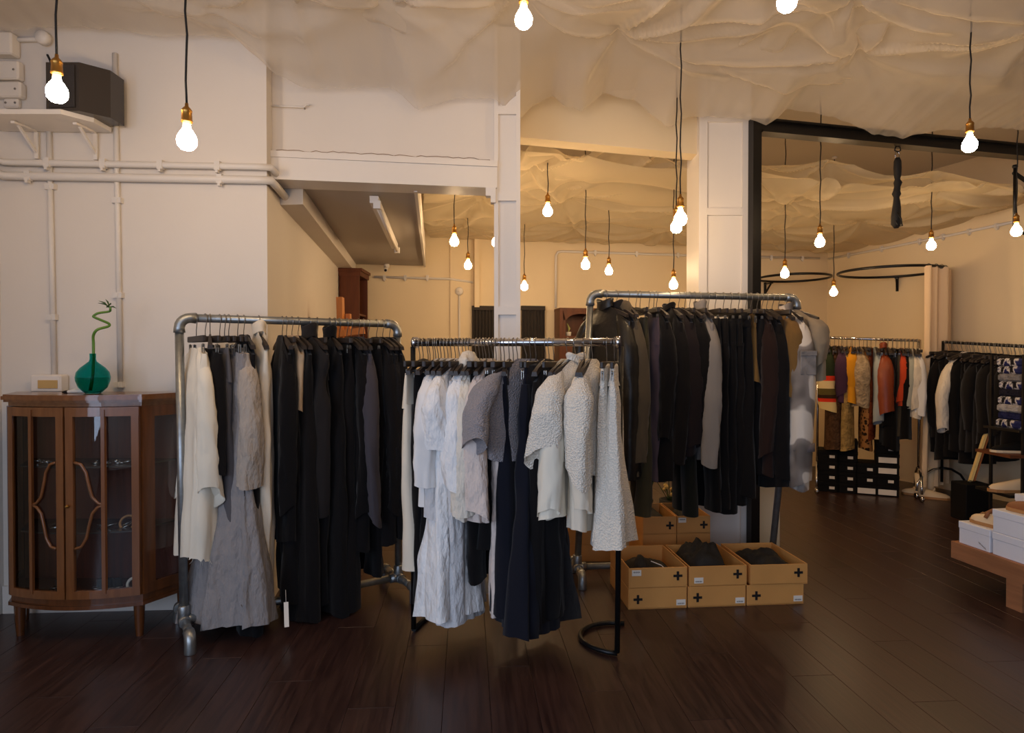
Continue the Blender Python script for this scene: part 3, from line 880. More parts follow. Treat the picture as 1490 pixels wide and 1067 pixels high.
for s in (-1, 1):
    door = tag(MB().build('door', M_WOODCABL, cab, True))
    door.location = (0, 0, 0)
    xi, xo = CX + s * .004, CX + s * .325
    # frame pieces belong to the door mesh itself
    mb = MB()
    def fb(x0, z0, x1, z1, w, n=6):
        G = []; L = math.hypot(x1 - x0, z1 - z0); tx, tz = (x1 - x0) / L, (z1 - z0) / L; nx, nz = -tz * w / 2, tx * w / 2
        for k in range(n + 1):
            t = k / n; x = x0 + (x1 - x0) * t; z = z0 + (z1 - z0) * t
            G.append([(x + nx, cabD(x + nx) + .006, z + nz), (x + nx, cabD(x + nx) - .016, z + nz), (x - nx, cabD(x - nx) - .016, z - nz), (x - nx, cabD(x - nx) + .006, z - nz)])
        mb.grid(G, 0, False, True); mb.add(G[0] + G[-1], [(0, 1, 2, 3), (7, 6, 5, 4)])
    fb(xi + s * .019, zb1 + .003, xi + s * .019, zt0 - .022, .036)
    fb(xo - s * .016, zb1 + .003, xo - s * .016, zt0 - .022, .030)
    fb(xi, zb1 + .022, xo, zb1 + .022, .040); fb(xi, zt0 - .045, xo, zt0 - .045, .045)
    door.data = mb.mesh('door', M_WOODCABL, parent_loc(door))
    G = []
    for k in range(9):
        x = xi + (xo - xi) * k / 8
        G.append([(x, cabD(x) - .004, pane_z0 - .02), (x, cabD(x) - .004, pane_z1 + .02)])
    MB().grid(G).build('pane', M_GLASS, door, True)
    xa = CX + s * .178
    fbar(xa, pane_z0 - .02, xa, pane_z1 + .02, .016, M_WOODCABL, 'glazing_bar', door)
    zc = ZD(735, 3.19)
    prof = [(.044, 63), (.075, 60), (.098, 48), (.110, 30), (.125, 12), (.150, 3), (.178, 0)]
    for sg in (-1, 1):
        pts = [Vector((CX + s * a, cabD(CX + s * a) - .010, zc + sg * b * 3.19 / F)) for a, b in prof]
        sm = []
        for i in range(len(pts) - 1):
            for k in range(3): sm.append(pts[i].lerp(pts[i + 1], k / 3))
        sm.append(pts[-1])
        MB().tube(sm, .0075, 6).build('curved_glazing_bar', M_WOODCABL, door, True)
    if s == -1:
        MB().lathe([(0, .02), (.007, .018), (.009, .01), (.004, .004), (.004, 0)], M=Matrix.Translation((CX + .02, cabD(CX) - .016, zc)) @ Matrix.Rotation(math.radians(90), 4, 'X'), seg=10).build('knob', M_BRASS, door, True)
    # canted glazed end
    p, q = Vector((CX + s * .329, 3.25)), Vector((CX + s * .456, CB))
    sd = tag(MB().build('side_panel', M_WOODCAB, cab, True)); mb = MB()
    def vbar(t, w, z0, z1):
        c = p.lerp(q, t); d = (q - p).normalized(); n = Vector((-d.y, d.x))
        mb.prism([tuple(c - d*w/2 - n*.011), tuple(c + d*w/2 - n*.011), tuple(c + d*w/2 + n*.011), tuple(c - d*w/2 + n*.011)], z0, z1)
    vbar(.11, .062, zb1, zt0 - .02); vbar(.93, .04, zb1, zt0 - .02)
    vbar(.52, .22, zb1, zb1 + .05); vbar(.52, .22, zt0 - .075, zt0 - .02)
    sd.data = mb.mesh('side_panel', M_WOODCAB, parent_loc(sd))
    a, b = p.lerp(q, .2), p.lerp(q, .88)
    MB().grid([[(a.x, a.y, zb1 + .05), (a.x, a.y, zt0 - .07)], [(b.x, b.y, zb1 + .05), (b.x, b.y, zt0 - .07)]], 0, False).build('pane', M_GLASS, sd, True)
z_sh = (ZD(668, 3.35) - .02, ZD(757, 3.35) - .03)
M_SHELFG = mat('smoked_shelf_glass', (70, 60, 56), .15)
for z in z_sh:
    mb = MB(); mb.prism([(CX - .30, 3.29)] + [(x, y + .02) for x, y in front_poly(.28)] + [(CX + .30, 3.29), (CX + .40, CB - .015), (CX - .40, CB - .015)], z - .004, z + .004)
    mb.build('shelf', M_SHELFG, cab, True)
# jewellery lying on the cabinet shelves
def torus(R, r, n=18, m=7, sq=1.0):
    mb = MB(); mb.tube([(R * math.cos(2*math.pi*k/n), R * math.sin(2*math.pi*k/n) * sq, 0) for k in range(n)], r, m, closed=True)
    return mb
ring_me = torus(.014, .005, 12, 6).mesh('ring', M_SILVER)
ban_me = torus(.032, .004, 20, 6).mesh('bangle', M_SILVER)
wood_me = torus(.036, .006, 20, 7).mesh('bangle', M_WOODBANGLE)
white_me = torus(.032, .007, 20, 7).mesh('bangle', M_STICKER)
random.seed(21)
def jewel(name, me, x, y, z, rot, label, cat, group):
    o = link(name, me); o.location = (x, y, z); o.rotation_euler = rot
    return tag(o, label, cat, group)
for k in range(22):
    x = CX - .24 + .022 * k + random.uniform(-.006, .006)
    if abs(x - CX) < .03: continue
    jewel('finger_ring', ring_me, x, 3.29 + random.uniform(0, .06), z_sh[0] + .004 + .005 + .007 * (k % 3 == 0), (random.uniform(-.2, .2), random.uniform(-.2, .2), 0), 'small silver ring in the row on the cabinet\'s upper shelf', 'ring', 'silver rings on the upper cabinet shelf')
for k, dx in enumerate((-.15, -.11, .09, .13, .20)):
    jewel('bangle', ban_me, CX + dx, 3.33, z_sh[1] + .010, (.15, .1 * k, k), 'silver bangle on the middle shelf of the display cabinet', 'bangle', 'silver bangles on the middle cabinet shelf')
jewel('bangle', wood_me, CX + .215, 3.32, z_sh[1] + .025, (1.0, .3, 0), 'pale wooden bangle leaning on the cabinet\'s middle shelf', 'bangle', None)
jewel('bangle', white_me, CX + .258, 3.30, zb1 + .032, (1.35, .3, .2), 'white bangle standing upright on the cabinet floor', 'bangle', None)
for k, (dx, rz) in enumerate(((-.12, .4), (.09, .8), (.13, 2.2), (.17, .3))):
    t = thing('jewellery_roll', 'dark display roll with silver charms on the cabinet floor', 'jewellery', (CX + dx, 3.30, zb1 + .022), rz, 'display rolls on the cabinet floor')
    MB().tube([(-.04, 0, 0), (-.035, 0, 0), (.035, 0, 0), (.04, 0, 0)], [.014, .02, .02, .014], 10).build('roll', M_DARKCLOTH, t)
    for dxx in (-.02, .01):
        torus(.021, .003, 14, 5).build('charm', M_SILVER, t).location = (dxx, 0, 0)
        t.children[-1].rotation_euler = (0, math.radians(90), 0)

# vase with spiral bamboo, and a shell on the cabinet
vx, vy = XD(135, 3.33), 3.33
R = 22.5 / F * 3.33
vase = thing('glass_vase', 'round teal glass vase with narrow neck on top of the walnut cabinet', 'vase', (vx, vy, zt1))
H = .203
prof = [(0, .002), (R*.42, .0), (R*.5, .004), (R*.82, .03), (R*.98, .065), (R, .083), (R*.93, .108), (R*.72, .130), (R*.42, .150), (R*.22, .163), (R*.18, .175), (R*.185, H - .004), (R*.2, H)]
inner = [(max(r - .004, 0), z + (.006 if i < 3 else 0)) for i, (r, z) in enumerate(prof)]
MB().lathe(prof + list(reversed(inner)), seg=32).build('vase_body', M_VASE, vase)
wt = [(0, .0085), (R*.42, .0085), (R*.80 - .006, .032), (R*.96 - .006, .065), (R - .006, .080), (0, .080)]
MB().lathe(wt, seg=28).build('water', M_WATER, vase)
bam = thing('lucky_bamboo', 'spiral green bamboo stem with a leafy tip in the teal vase', 'plant', (vx, vy, zt1 + .02))
pts = [Vector((-.012, 0, 0)), Vector((.0, 0, .08)), Vector((.004, 0, .17))]
k0 = 3.33 / F
for dx, y in ((0, 520), (0, 500), (2, 488), (9, 480), (18, 475), (19.5, 471), (12, 466), (5, 462), (4, 460), (10, 456), (20, 453), (24, 450), (24, 447)):
    pts.append(Vector((dx * k0 + .004, -.02 * math.sin(dx * .25) if y < 490 else 0, (ZD(y, 3.33) - zt1 - .02))))
def smooth_pts(pts, n=4):
    out = []
    P = [pts[0]] + pts + [pts[-1]]
    for i in range(1, len(P) - 2):
        for k in range(n):
            t = k / n; a, b, c, d = P[i-1], P[i], P[i+1], P[i+2]
            out.append(.5 * ((2*b) + (c - a) * t + (2*a - 5*b + 4*c - d) * t*t + (3*b - a - 3*c + d) * t**3))
    out.append(pts[-1]); return out
sp_ = smooth_pts(pts)
MB().tube(sp_, [.0075 - .002 * i / len(sp_) for i in range(len(sp_))], 10).build('stem', M_BAMBOO, bam)
tip = sp_[-1]
for i, (dx, dz, ln) in enumerate(((-18, 6, 1), (-10, 12, 1), (-14, 9, .8), (10, -2, 1), (-6, 4, .8), (3, 6, .7))):
    e = tip + Vector((dx * k0, .02 * math.sin(i * 2), dz * k0)); m = tip.lerp(e, .5) + Vector((0, 0, .006))
    MB().tube([tip + Vector((-.004 * i, 0, 0)), m, e], [.0025, .004, .0006], 5).build('leaf', M_LEAF, bam)
shl = thing('feather_shell', 'pale shell with a dark tip lying beside the teal vase', 'shell', (XD(108, 3.33), 3.33, zt1))
MB().tube([(-.045, 0, .006), (-.03, 0, .008), (0, 0, .012), (.03, 0, .011), (.055, 0, .006)], [.004, .008, .012, .010, .004], 9).build('shell_body', M_STRING, shl)
MB().tube([(-.062, 0, .005), (-.045, 0, .007), (-.034, 0, .008)], [.004, .008, .0075], 8).build('shell_tip', M_INK, shl)


rod = thing('wall_rod', 'thin bent metal rod fixed on the plaster panel above the beam', 'rod', (bA.x, bA.y, 2.9))
p0 = bA + bd * .01 - bn * .02; p1 = bA + bd * .20 - bn * .03
MB().tube([v3_(p0, ZD(154, p0.y)), v3_(p1, ZD(156, p1.y)), v3_(p1 + bd * .012, ZD(152, p1.y)), v3_(p1 + bd * .03, ZD(153, p1.y))], .005, 6).build('rod', M_TRIM, rod, True)
MB().tube([v3_(p1 - bd * .0, ZD(156, p1.y)), v3_(p1 + bn * .035, ZD(156, p1.y))], .004, 6).build('fixing', M_WIRE, rod, True)
# ================================================================== CLOTHES RACKS
class Rack:
    def __init__(s, A, B, za, zb, r):
        s.A, s.B = Vector(A), Vector(B); s.za, s.zb, s.r = za, zb, r
        d = s.B - s.A; s.len = d.length; s.d = d.normalized()
        n = Vector((-s.d.y, s.d.x))
        if n.y > 0: n = -n
        s.n = n                                   # towards the camera side
    def at(s, px):
        m = (px - 745) / F; dx, dy = s.B.x - s.A.x, s.B.y - s.A.y
        t = (m * s.A.y - s.A.x) / (dx - m * dy)
        p = s.A.lerp(s.B, t)
        return Vector((p.x, p.y, s.za + (s.zb - s.za) * t))

R1 = Rack((-1.655, 3.25), (-.682, 3.89), 1.597, 1.597, .021)
R2 = Rack((-.50, 3.30), (.505, 3.03), 1.474, 1.470, .019)
R3 = Rack((.488, 4.08), (1.83, 4.20), 1.797, 1.783, .021)
R4 = Rack((XD(1190, 6.92), 6.92), (XD(1338, 6.52), 6.52), ZD(491, 6.92), ZD(496, 6.52), .014)
R5 = Rack((XD(1372, 6.48), 6.48), (XD(1515, 5.42), 5.42), ZD(498, 6.48), ZD(506, 5.5), .014)

def v3(p, z): return Vector((p.x, p.y, z))
def pipe_rack(R, label, Ab, Bb, foot_len, bar=True):
    t = thing('pipe_clothes_rack', label, 'clothes rack', ((R.A.x + R.B.x)/2, (R.A.y + R.B.y)/2, 0))
    r = R.r
    MB().tube([v3(R.A + R.d*.05, R.za), v3(R.B - R.d*.05, R.zb)], r, 14).build('rail', M_GALV, t, True)
    for P, z, b, s in ((R.A, R.za, Vector(Ab), 1), (R.B, R.zb, Vector(Bb), -1)):
        e = [v3(P + R.d*s*.075, z)] + [v3(P + R.d*s*(.05 - .05*math.sin(a)), z - .05 + .05*math.cos(a)) for a in (0, .3, .6, .95, 1.25, 1.57)] + [v3(P, z - .075)]
        MB().tube(e, [r*1.32] + [r*1.22]*6 + [r*1.32], 14).build('elbow', M_GALV, t, True)
        zt = .085
        MB().tube([v3(P, z - .06), v3(b, zt)], r, 14).build('upright', M_GALV, t, True)
        tee = MB(); tee.tube([v3(b, zt + .075), v3(b, zt + .07), v3(b, zt - .025)], [r*1.2, r*1.35, r*1.35], 14)
        tee.tube([v3(b - R.n*.05, zt), v3(b + R.n*.05, zt)], r*1.3, 14)
        if bar: tee.tube([v3(b, zt), v3(b + R.d*s*.055, zt)], r*1.3, 14)
        tee.build('tee_joint', M_GALV, t, True)
        for f in (1, -1):
            q = b + R.n * f * foot_len
            ft = MB()
            ft.tube([v3(b + R.n*f*.04, zt), v3(q - R.n*f*.03, zt)], r, 12)
            ft.tube([v3(q - R.n*f*.05, zt), v3(q - R.n*f*.02, zt), v3(q - R.n*f*.004, zt - .012), v3(q, zt - .035), v3(q, .004), v3(q, 0)], [r*1.3, r*1.3, r*1.28, r*1.28, r*1.3, r*1.25], 12)
            ft.build('foot', M_GALV, t, True)
    if bar:
        a, b = Vector(Ab), Vector(Bb)
        MB().tube([v3(a + R.d*.04, .085), v3(b - R.d*.04, .085)], r, 12).build('base_bar', M_GALV, t, True)
    return t
pipe_rack(R1, 'galvanised pipe clothes rack standing beside the walnut cabinet', (-1.642, 3.25), (-.68, 3.89), .225)
pipe_rack(R3, 'tall galvanised pipe clothes rack leaning slightly before the wide panelled column', (.41, 4.08), (1.675, 4.20), .16)

# low rack of black posts and chrome rail
t = thing('chrome_clothes_rack', 'low clothes rack with chrome rail and black posts in the middle', 'clothes rack', (0, 3.16, 0))
MB().tube([v3(R2.A, R2.za), v3(R2.B, R2.zb)], R2.r, 14).build('rail', M_CHROME, t, True)
for P, z, s in ((R2.A, R2.za, -1), (R2.B, R2.zb, 1)):
    MB().tube([v3(P - R2.d*s*.0, z), v3(P - R2.d*s*.022, z)], R2.r*1.5, 14).build('end_cap', M_CHROME, t, True)
    MB().tube([v3(P, z - .02), v3(P - R2.d*(.014 if s > 0 else 0), .02)], .013, 10).build('post', M_BLACKMETAL, t, True)
    b = P - R2.d*(.014 if s > 0 else 0)
    back = -R2.n
    if s < 0:
        MB().tube([v3(b, .014), v3(b + back * .30, .014)], .012, 10).build('base_foot', M_BLACKMETAL, t, True)
        continue
    pts = []
    for k in range(15):
        a = k / 14 * math.pi
        c = b - R2.d * s * .10 + back * .0
        pts.append(v3(b + back * (.36 * (1 - math.cos(a)) / 2) - R2.d * s * .20 * math.sin(a), .014 + .05 * (k > 10) * (k - 10) / 4 * 0))
    MB().tube(pts, .012, 10).build('curved_base', M_BLACKMETAL, t, True)

def rolling_rack(R, label, m, name='rolling_clothes_rack'):
    t = thing(name, label, 'clothes rack', ((R.A.x + R.B.x)/2, (R.A.y + R.B.y)/2, 0))
    MB().tube([v3(R.A, R.za), v3(R.B, R.zb)], R.r, 10).build('rail', m, t, True)
    for P, z in ((R.A, R.za), (R.B, R.zb)):
        MB().tube([v3(P, z + .01), v3(P, .16)], .013, 8).build('upright', m, t, True)
        for f in (1, -1):
            pts = [v3(P, .30), v3(P + R.n*f*.10, .285), v3(P + R.n*f*.20, .23), v3(P + R.n*f*.26, .15), v3(P + R.n*f*.27, .075)]
            MB().tube(pts, .012, 8).build('curved_leg', m if f < 0 else M_CHROME, t, True)
            q = P + R.n*f*.27
            MB().lathe([(0, .014), (.025, .014), (.03, .008), (.03, -.008), (.025, -.014), (0, -.014)], M=Matrix.Translation(v3(q, .03)) @ Matrix.Rotation(math.radians(90), 4, 'Y'), seg=12).build('caster', M_CHROME, t, True)
    return t
rolling_rack(R4, 'rolling rack of coloured garments along the side wall above black shoe boxes', M_CHROME)
rolling_rack(R5, 'dark rolling rack of black garments at the side wall past the cream curtain', M_BLACKMETAL)

# ------------------------------------------------------------------ hangers
def hanger_meshes(kind, r, lo=False):
    R_ = r + .0035; sg = 5 if lo else 7
    mb = MB(); pts = [(0, 0, -.098), (0, 0, -.06)]
    pts += [(.010, 0, -r - .018), (R_ * .75, 0, -R_ * .85)]
    for a in np.linspace(-25, 200, 6 if lo else 11):
        pts.append((R_ * math.cos(math.radians(a)), 0, R_ * math.sin(math.radians(a))))
    mb.tube(pts, .0022, sg)
    hook = mb.mesh('hook', M_WIRE)
    mb = MB()
    if kind == 'clip':
        mb.bbox((0, 0, -.105), (.37, .016, .03), .003)
    else:
        n = 10; G = []
        for k in range(n + 1):
            u = -1 + 2 * k / n; x = .205 * u; z = -.092 - .055 * abs(u) ** 1.6; w = .012 + .014 * abs(u); h = .026 - .006 * abs(u)
            G.append([(x, -w/2, z - h/2), (x, w/2, z - h/2), (x, w/2 * .7, z + h/2), (x, -w/2 * .7, z + h/2)])
        mb.grid(G, 0, False, True); mb.add(G[0] + G[-1], [(0, 1, 2, 3), (7, 6, 5, 4)])
    bar = mb.mesh('hanger_bar', M_HANGER)
    clip = None
    if kind == 'clip':
        mb = MB(); mb.bbox((0, .005, -.018), (.012, .003, .042), .001); mb.bbox((0, -.005, -.018), (.012, .003, .042), .001); mb.tube([(0, 0, .005), (0, 0, -.012)], .004, 6)
        clip = mb.mesh('clip', M_WIRE)
    return hook, bar, clip
HM = {}
def hanger(kind, R, loc, rot, label, group, lo):
    key = (kind, R.r, lo)
    if key not in HM: HM[key] = hanger_meshes(kind, R.r, lo)
    hook, bar, clip = HM[key]
    t = thing('clothes_hanger', label, 'hanger', loc, rot, group)
    link('hook', hook, t); link('hanger_bar', bar, t)
    if clip:
        for s in (-1, 1):
            c = link('clip', clip, t); c.location = (s * .15, 0, -.135)
    return t

# ------------------------------------------------------------------ garments
def nz(x, y, z): return mnoise.noise(Vector((x, y, z)))
def interp(v, xs, ys): return float(np.interp(v, xs, ys))

def ridged(x, y, z):
    return 1 - 2 * abs(nz(x, y, z))
def body_mesh(name, m, L, z0, hw0, hw1, ht0, ht1, drop, seed, fold, N, K, neck=.06, hemwave=.012, closed_top=True, armhole=False, ragged=0.0):
    rnd = random.Random(seed); ph = [rnd.uniform(0, 6.28) for _ in range(8)]
    k1 = rnd.choice((3, 4, 5)); k2 = rnd.choice((6, 7, 8)); f1 = rnd.uniform(7, 10); f2 = rnd.uniform(14, 19)
    big = min(.45, max(0, ht1 - ht0) * 4.2)
    G = []
    for i in range(N + 1):
        v = i / N
        hw = interp(v, (0, .12, .3, 1), (hw0, hw0 * 1.0, hw0 * .98 + hw1 * .05, hw1))
        ht = interp(v, (0, .03, .12, .3, 1), (.010, .016, ht0 * .85, ht0, ht1))
        row = []
        for k in range(K):
            u = 2 * math.pi * k / K
            cx, sx = math.cos(u), math.sin(u)
            hwv = hw
            if armhole and .05 < v < .34 and abs(cx) > .6:
                hwv = hw * (1 - .16 * math.sin((v - .05) / .29 * math.pi))
            x = hwv * math.copysign(abs(cx) ** .8, cx); y = ht * math.copysign(abs(sx) ** .9, sx)
            s1_ = math.sin(k1 * u + ph[0] + .5 * v); s2_ = math.sin(k2 * u + ph[5] - .4 * v)
            mod = big * v * (.75 * s1_ + .45 * (1 - 2 * abs(s2_)))
            y *= 1 + mod; x *= 1 + .35 * mod
            a = fold * (.12 + v ** 1.2)
            q = x / max(hw, .05)
            y += a * .5 * (math.sin(f1 * q + ph[1] + .9 * v) + .7 * (1 - 2 * abs(math.sin(f2 * .5 * q + ph[2] - 1.1 * v))))
            w = fold * (.45 * ridged(x * 11 + seed, y * 9, v * L * 2.2 + seed) + .3 * nz(x * 22, y * 20 + seed, v * L * 7))
            y += w * math.copysign(1, sx) * .8; x += w * .8 * cx + .2 * a * math.sin(k2 * u + ph[3] + 2 * v)
            z = z0 - v * L - drop * min(1, max(0, abs(x) - neck) / max(hw0 - neck, .01)) * (1 - v) ** 1.4
            if v > .6: z += hemwave * math.sin(2 * u + ph[4]) * (v - .6) / .4
            if ragged and i == N: z += rnd.uniform(-ragged, ragged * .3)
            row.append((x, y, z))
        G.append(row)
    mb = MB(); mb.grid(G, 0, True, True)
    if closed_top:
        c = [sum(p[q] for p in G[0]) / K for q in range(3)]
        mb.fan(G[0], c, 0, True, True)
    inn = [(p[0] * .93, p[1] * .8, p[2] + .01) for p in G[-1]]; inn2 = [(p[0] * .9, p[1] * .7, p[2] + .09) for p in G[-1]]
    mb.grid([G[-1], inn, inn2], 0, True, True)
    mb.fan(inn2, (0, 0, inn2[0][2] + .02), 0, True, False)
    return mb.mesh(name, m)

def sleeve_mesh(m, s, L, hw, z0, ry0, ry1, rx, seed, N, K, bow=.03, out=.0, yo=0.0, wr=.006, kimono=False):
    rnd = random.Random(seed * 7 + s); G = []; p1 = rnd.uniform(0, 6.28); p2 = rnd.uniform(0, 6.28); p3 = rnd.uniform(0, 6.28)
    slant = rnd.uniform(.012, .04) * rnd.choice((-1, 1)); tw = rnd.uniform(-.35, .35); sw = rnd.uniform(-.02, .02)
    if kimono: slant = .06 * rnd.choice((-1, 1))
    elbow = rnd.uniform(.45, .6); ek = rnd.uniform(-.02, .02)
    for i in range(N + 1):
        t = i / N
        cx = s * (interp(t, (0, .06, .2, 1), (hw - .10, hw - .06, hw - .03, hw - .02)) + bow * interp(t, (0, elbow, 1), (0, 1, .4)) + out * t)
        cy = yo * t + sw * t * t + ek * interp(t, (0, elbow, 1), (0, 1, 0))
        cz = z0 + .02 - L * t
        if kimono: ry = interp(t, (0, .06, .25, 1), (.008, .024, ry0 * .75, ry1))
        else: ry = interp(t, (0, .05, .16, .34, .6, 1), (.010, ry0 * .5, ry0 * .78, ry0, (ry0 + ry1) / 2, ry1))
        rxx = interp(t, (0, .08, .25, .6, 1), (rx * .3, rx * .8, rx, rx * .8, rx * .66))
        ca_, sa_ = math.cos(tw * t), math.sin(tw * t)
        row = []
        for k in range(K):
            u = 2 * math.pi * k / K
            cu, su = math.cos(u), math.sin(u)
            d = wr * (.9 * ridged(cu * 1.6 + seed, su * 1.6, cz * 5 + u * .5) * min(1, .25 + t) + .5 * ridged(cu * 2.5, su * 2.5 + seed, cz * 16 + 1.5 * cu) + .9 * t * (1 - 2 * abs(math.sin(1.5 * u + p3 + 1.2 * t))))
            a = (rxx + d) * math.copysign(abs(cu) ** .85, cu); b = (ry + d * 1.5) * math.copysign(abs(su) ** .85, su)
            row.append((cx + a * ca_ - b * sa_, cy + a * sa_ + b * ca_, cz + slant * math.sin(u + p3 * .3) * max(0, t - .3) / .7))
        G.append(row)
    mb = MB(); mb.grid(G, 0, True, True)
    c = [sum(p[q] for p in G[0]) / K for q in range(3)]
    mb.fan(G[0], c, 0, True, True)
    c = [sum(p[q] for p in G[-1]) / K for q in range(3)]
    inn = [(c[0] + (p[0] - c[0]) * .86, c[1] + (p[1] - c[1]) * .86, p[2] + .006) for p in G[-1]]
    inn2 = [(p[0], p[1], p[2] + .05) for p in inn]
    mb.grid([G[-1], inn, inn2], 0, True, True); mb.fan(inn2, (c[0], c[1], c[2] + .06), 0, True, False)
    return mb.mesh('sleeve', m)

def collar_mesh(m, h, seed, hw=.068, ht=.034, K=16, lean=0.0):
    G = []
    for (f, z) in ((1.0, 0), (.98, h * .5), (1.08, h), (1.0, h + .004), (.86, h * .95), (.8, h * .3), (.7, -.004)):
        G.append([(hw * f * math.cos(2*math.pi*k/K), ht * f * math.sin(2*math.pi*k/K) + lean * z, z + .010 * math.cos(4*math.pi*k/K)) for k in range(K)])
    mb = MB(); mb.grid(G, 0, True, True); mb.fan(G[-1], (0, 0, -.02), 0, True, False)
    return mb.mesh('collar', m)

def hood_mesh(m, K=14):
    mb = MB(); mb.lathe([(0, .09), (.05, .08), (.085, .04), (.09, -.01), (.07, -.06), (.03, -.09), (0, -.095)], seg=K, M=Matrix.Diagonal((1, .55, 1, 1)))
    return mb.mesh('hood', m)

def leg_mesh(m, x, hw, L, z0, ry0, ry1, seed, N, K, fold):
    rnd = random.Random(seed + int(x * 1000)); p = [rnd.uniform(0, 6.28) for _ in range(3)]; G = []
    for i in range(N + 1):
        v = i / N; row = []
        ry = interp(v, (0, .1, 1), (ry0 * .8, ry0, ry1)); w = interp(v, (0, .3, 1), (hw, hw * .98, hw * .9))
        for k in range(K):
            u = 2 * math.pi * k / K
            d = fold * (nz(math.cos(u) + seed, math.sin(u) * 2, v * L * 6) + .6 * math.sin(3 * u + p[0] + 2 * v) * v)
            row.append((x + (w + d) * math.cos(u), (ry + d) * math.sin(u) + .012 * math.sin(4 * v + p[1]) * v, z0 - v * L))
        G.append(row)
    mb = MB(); mb.grid(G, 0, True, True); mb.fan(G[0], (x, 0, z0 + .01), 0, True, True)
    inn = [(x + (q[0] - x) * .88, q[1] * .8, q[2] + .006) for q in G[-1]]; inn2 = [(q[0], q[1], q[2] + .06) for q in inn]
    mb.grid([G[-1], inn, inn2], 0, True, True); mb.fan(inn2, (x, 0, inn2[0][2] + .01), 0, True, False)
    return mb.mesh('trouser_leg', m)

NAME_OF = {'pants': ('trousers', 'trousers'), 'skirt': ('skirt', 'skirt'), 'top': ('top', 'top'), 'coat': ('coat', 'coat'), 'dress': ('dress', 'dress'),
           'vest': ('sleeveless_coat', 'coat'), 'shirt': ('shirt', 'shirt'), 'jacket': ('jacket', 'jacket'), 'knit': ('jumper', 'jumper')}
GSEED = [100]
ORD = ('first second third fourth fifth sixth seventh eighth ninth tenth eleventh twelfth thirteenth fourteenth fifteenth sixteenth seventeenth eighteenth nineteenth '
       'twentieth twenty-first twenty-second twenty-third twenty-fourth twenty-fifth twenty-sixth').split()
RCOUNT = {}
RPHRASE = {id(R1): 'from the cabinet on the near pipe rack', id(R2): 'from the far end of the low chrome rack', id(R3): 'from the white skirts on the tall pipe rack',
           id(R4): 'along the rolling rack of coloured clothes', id(R5): 'from the curtain on the dark rolling rack'}
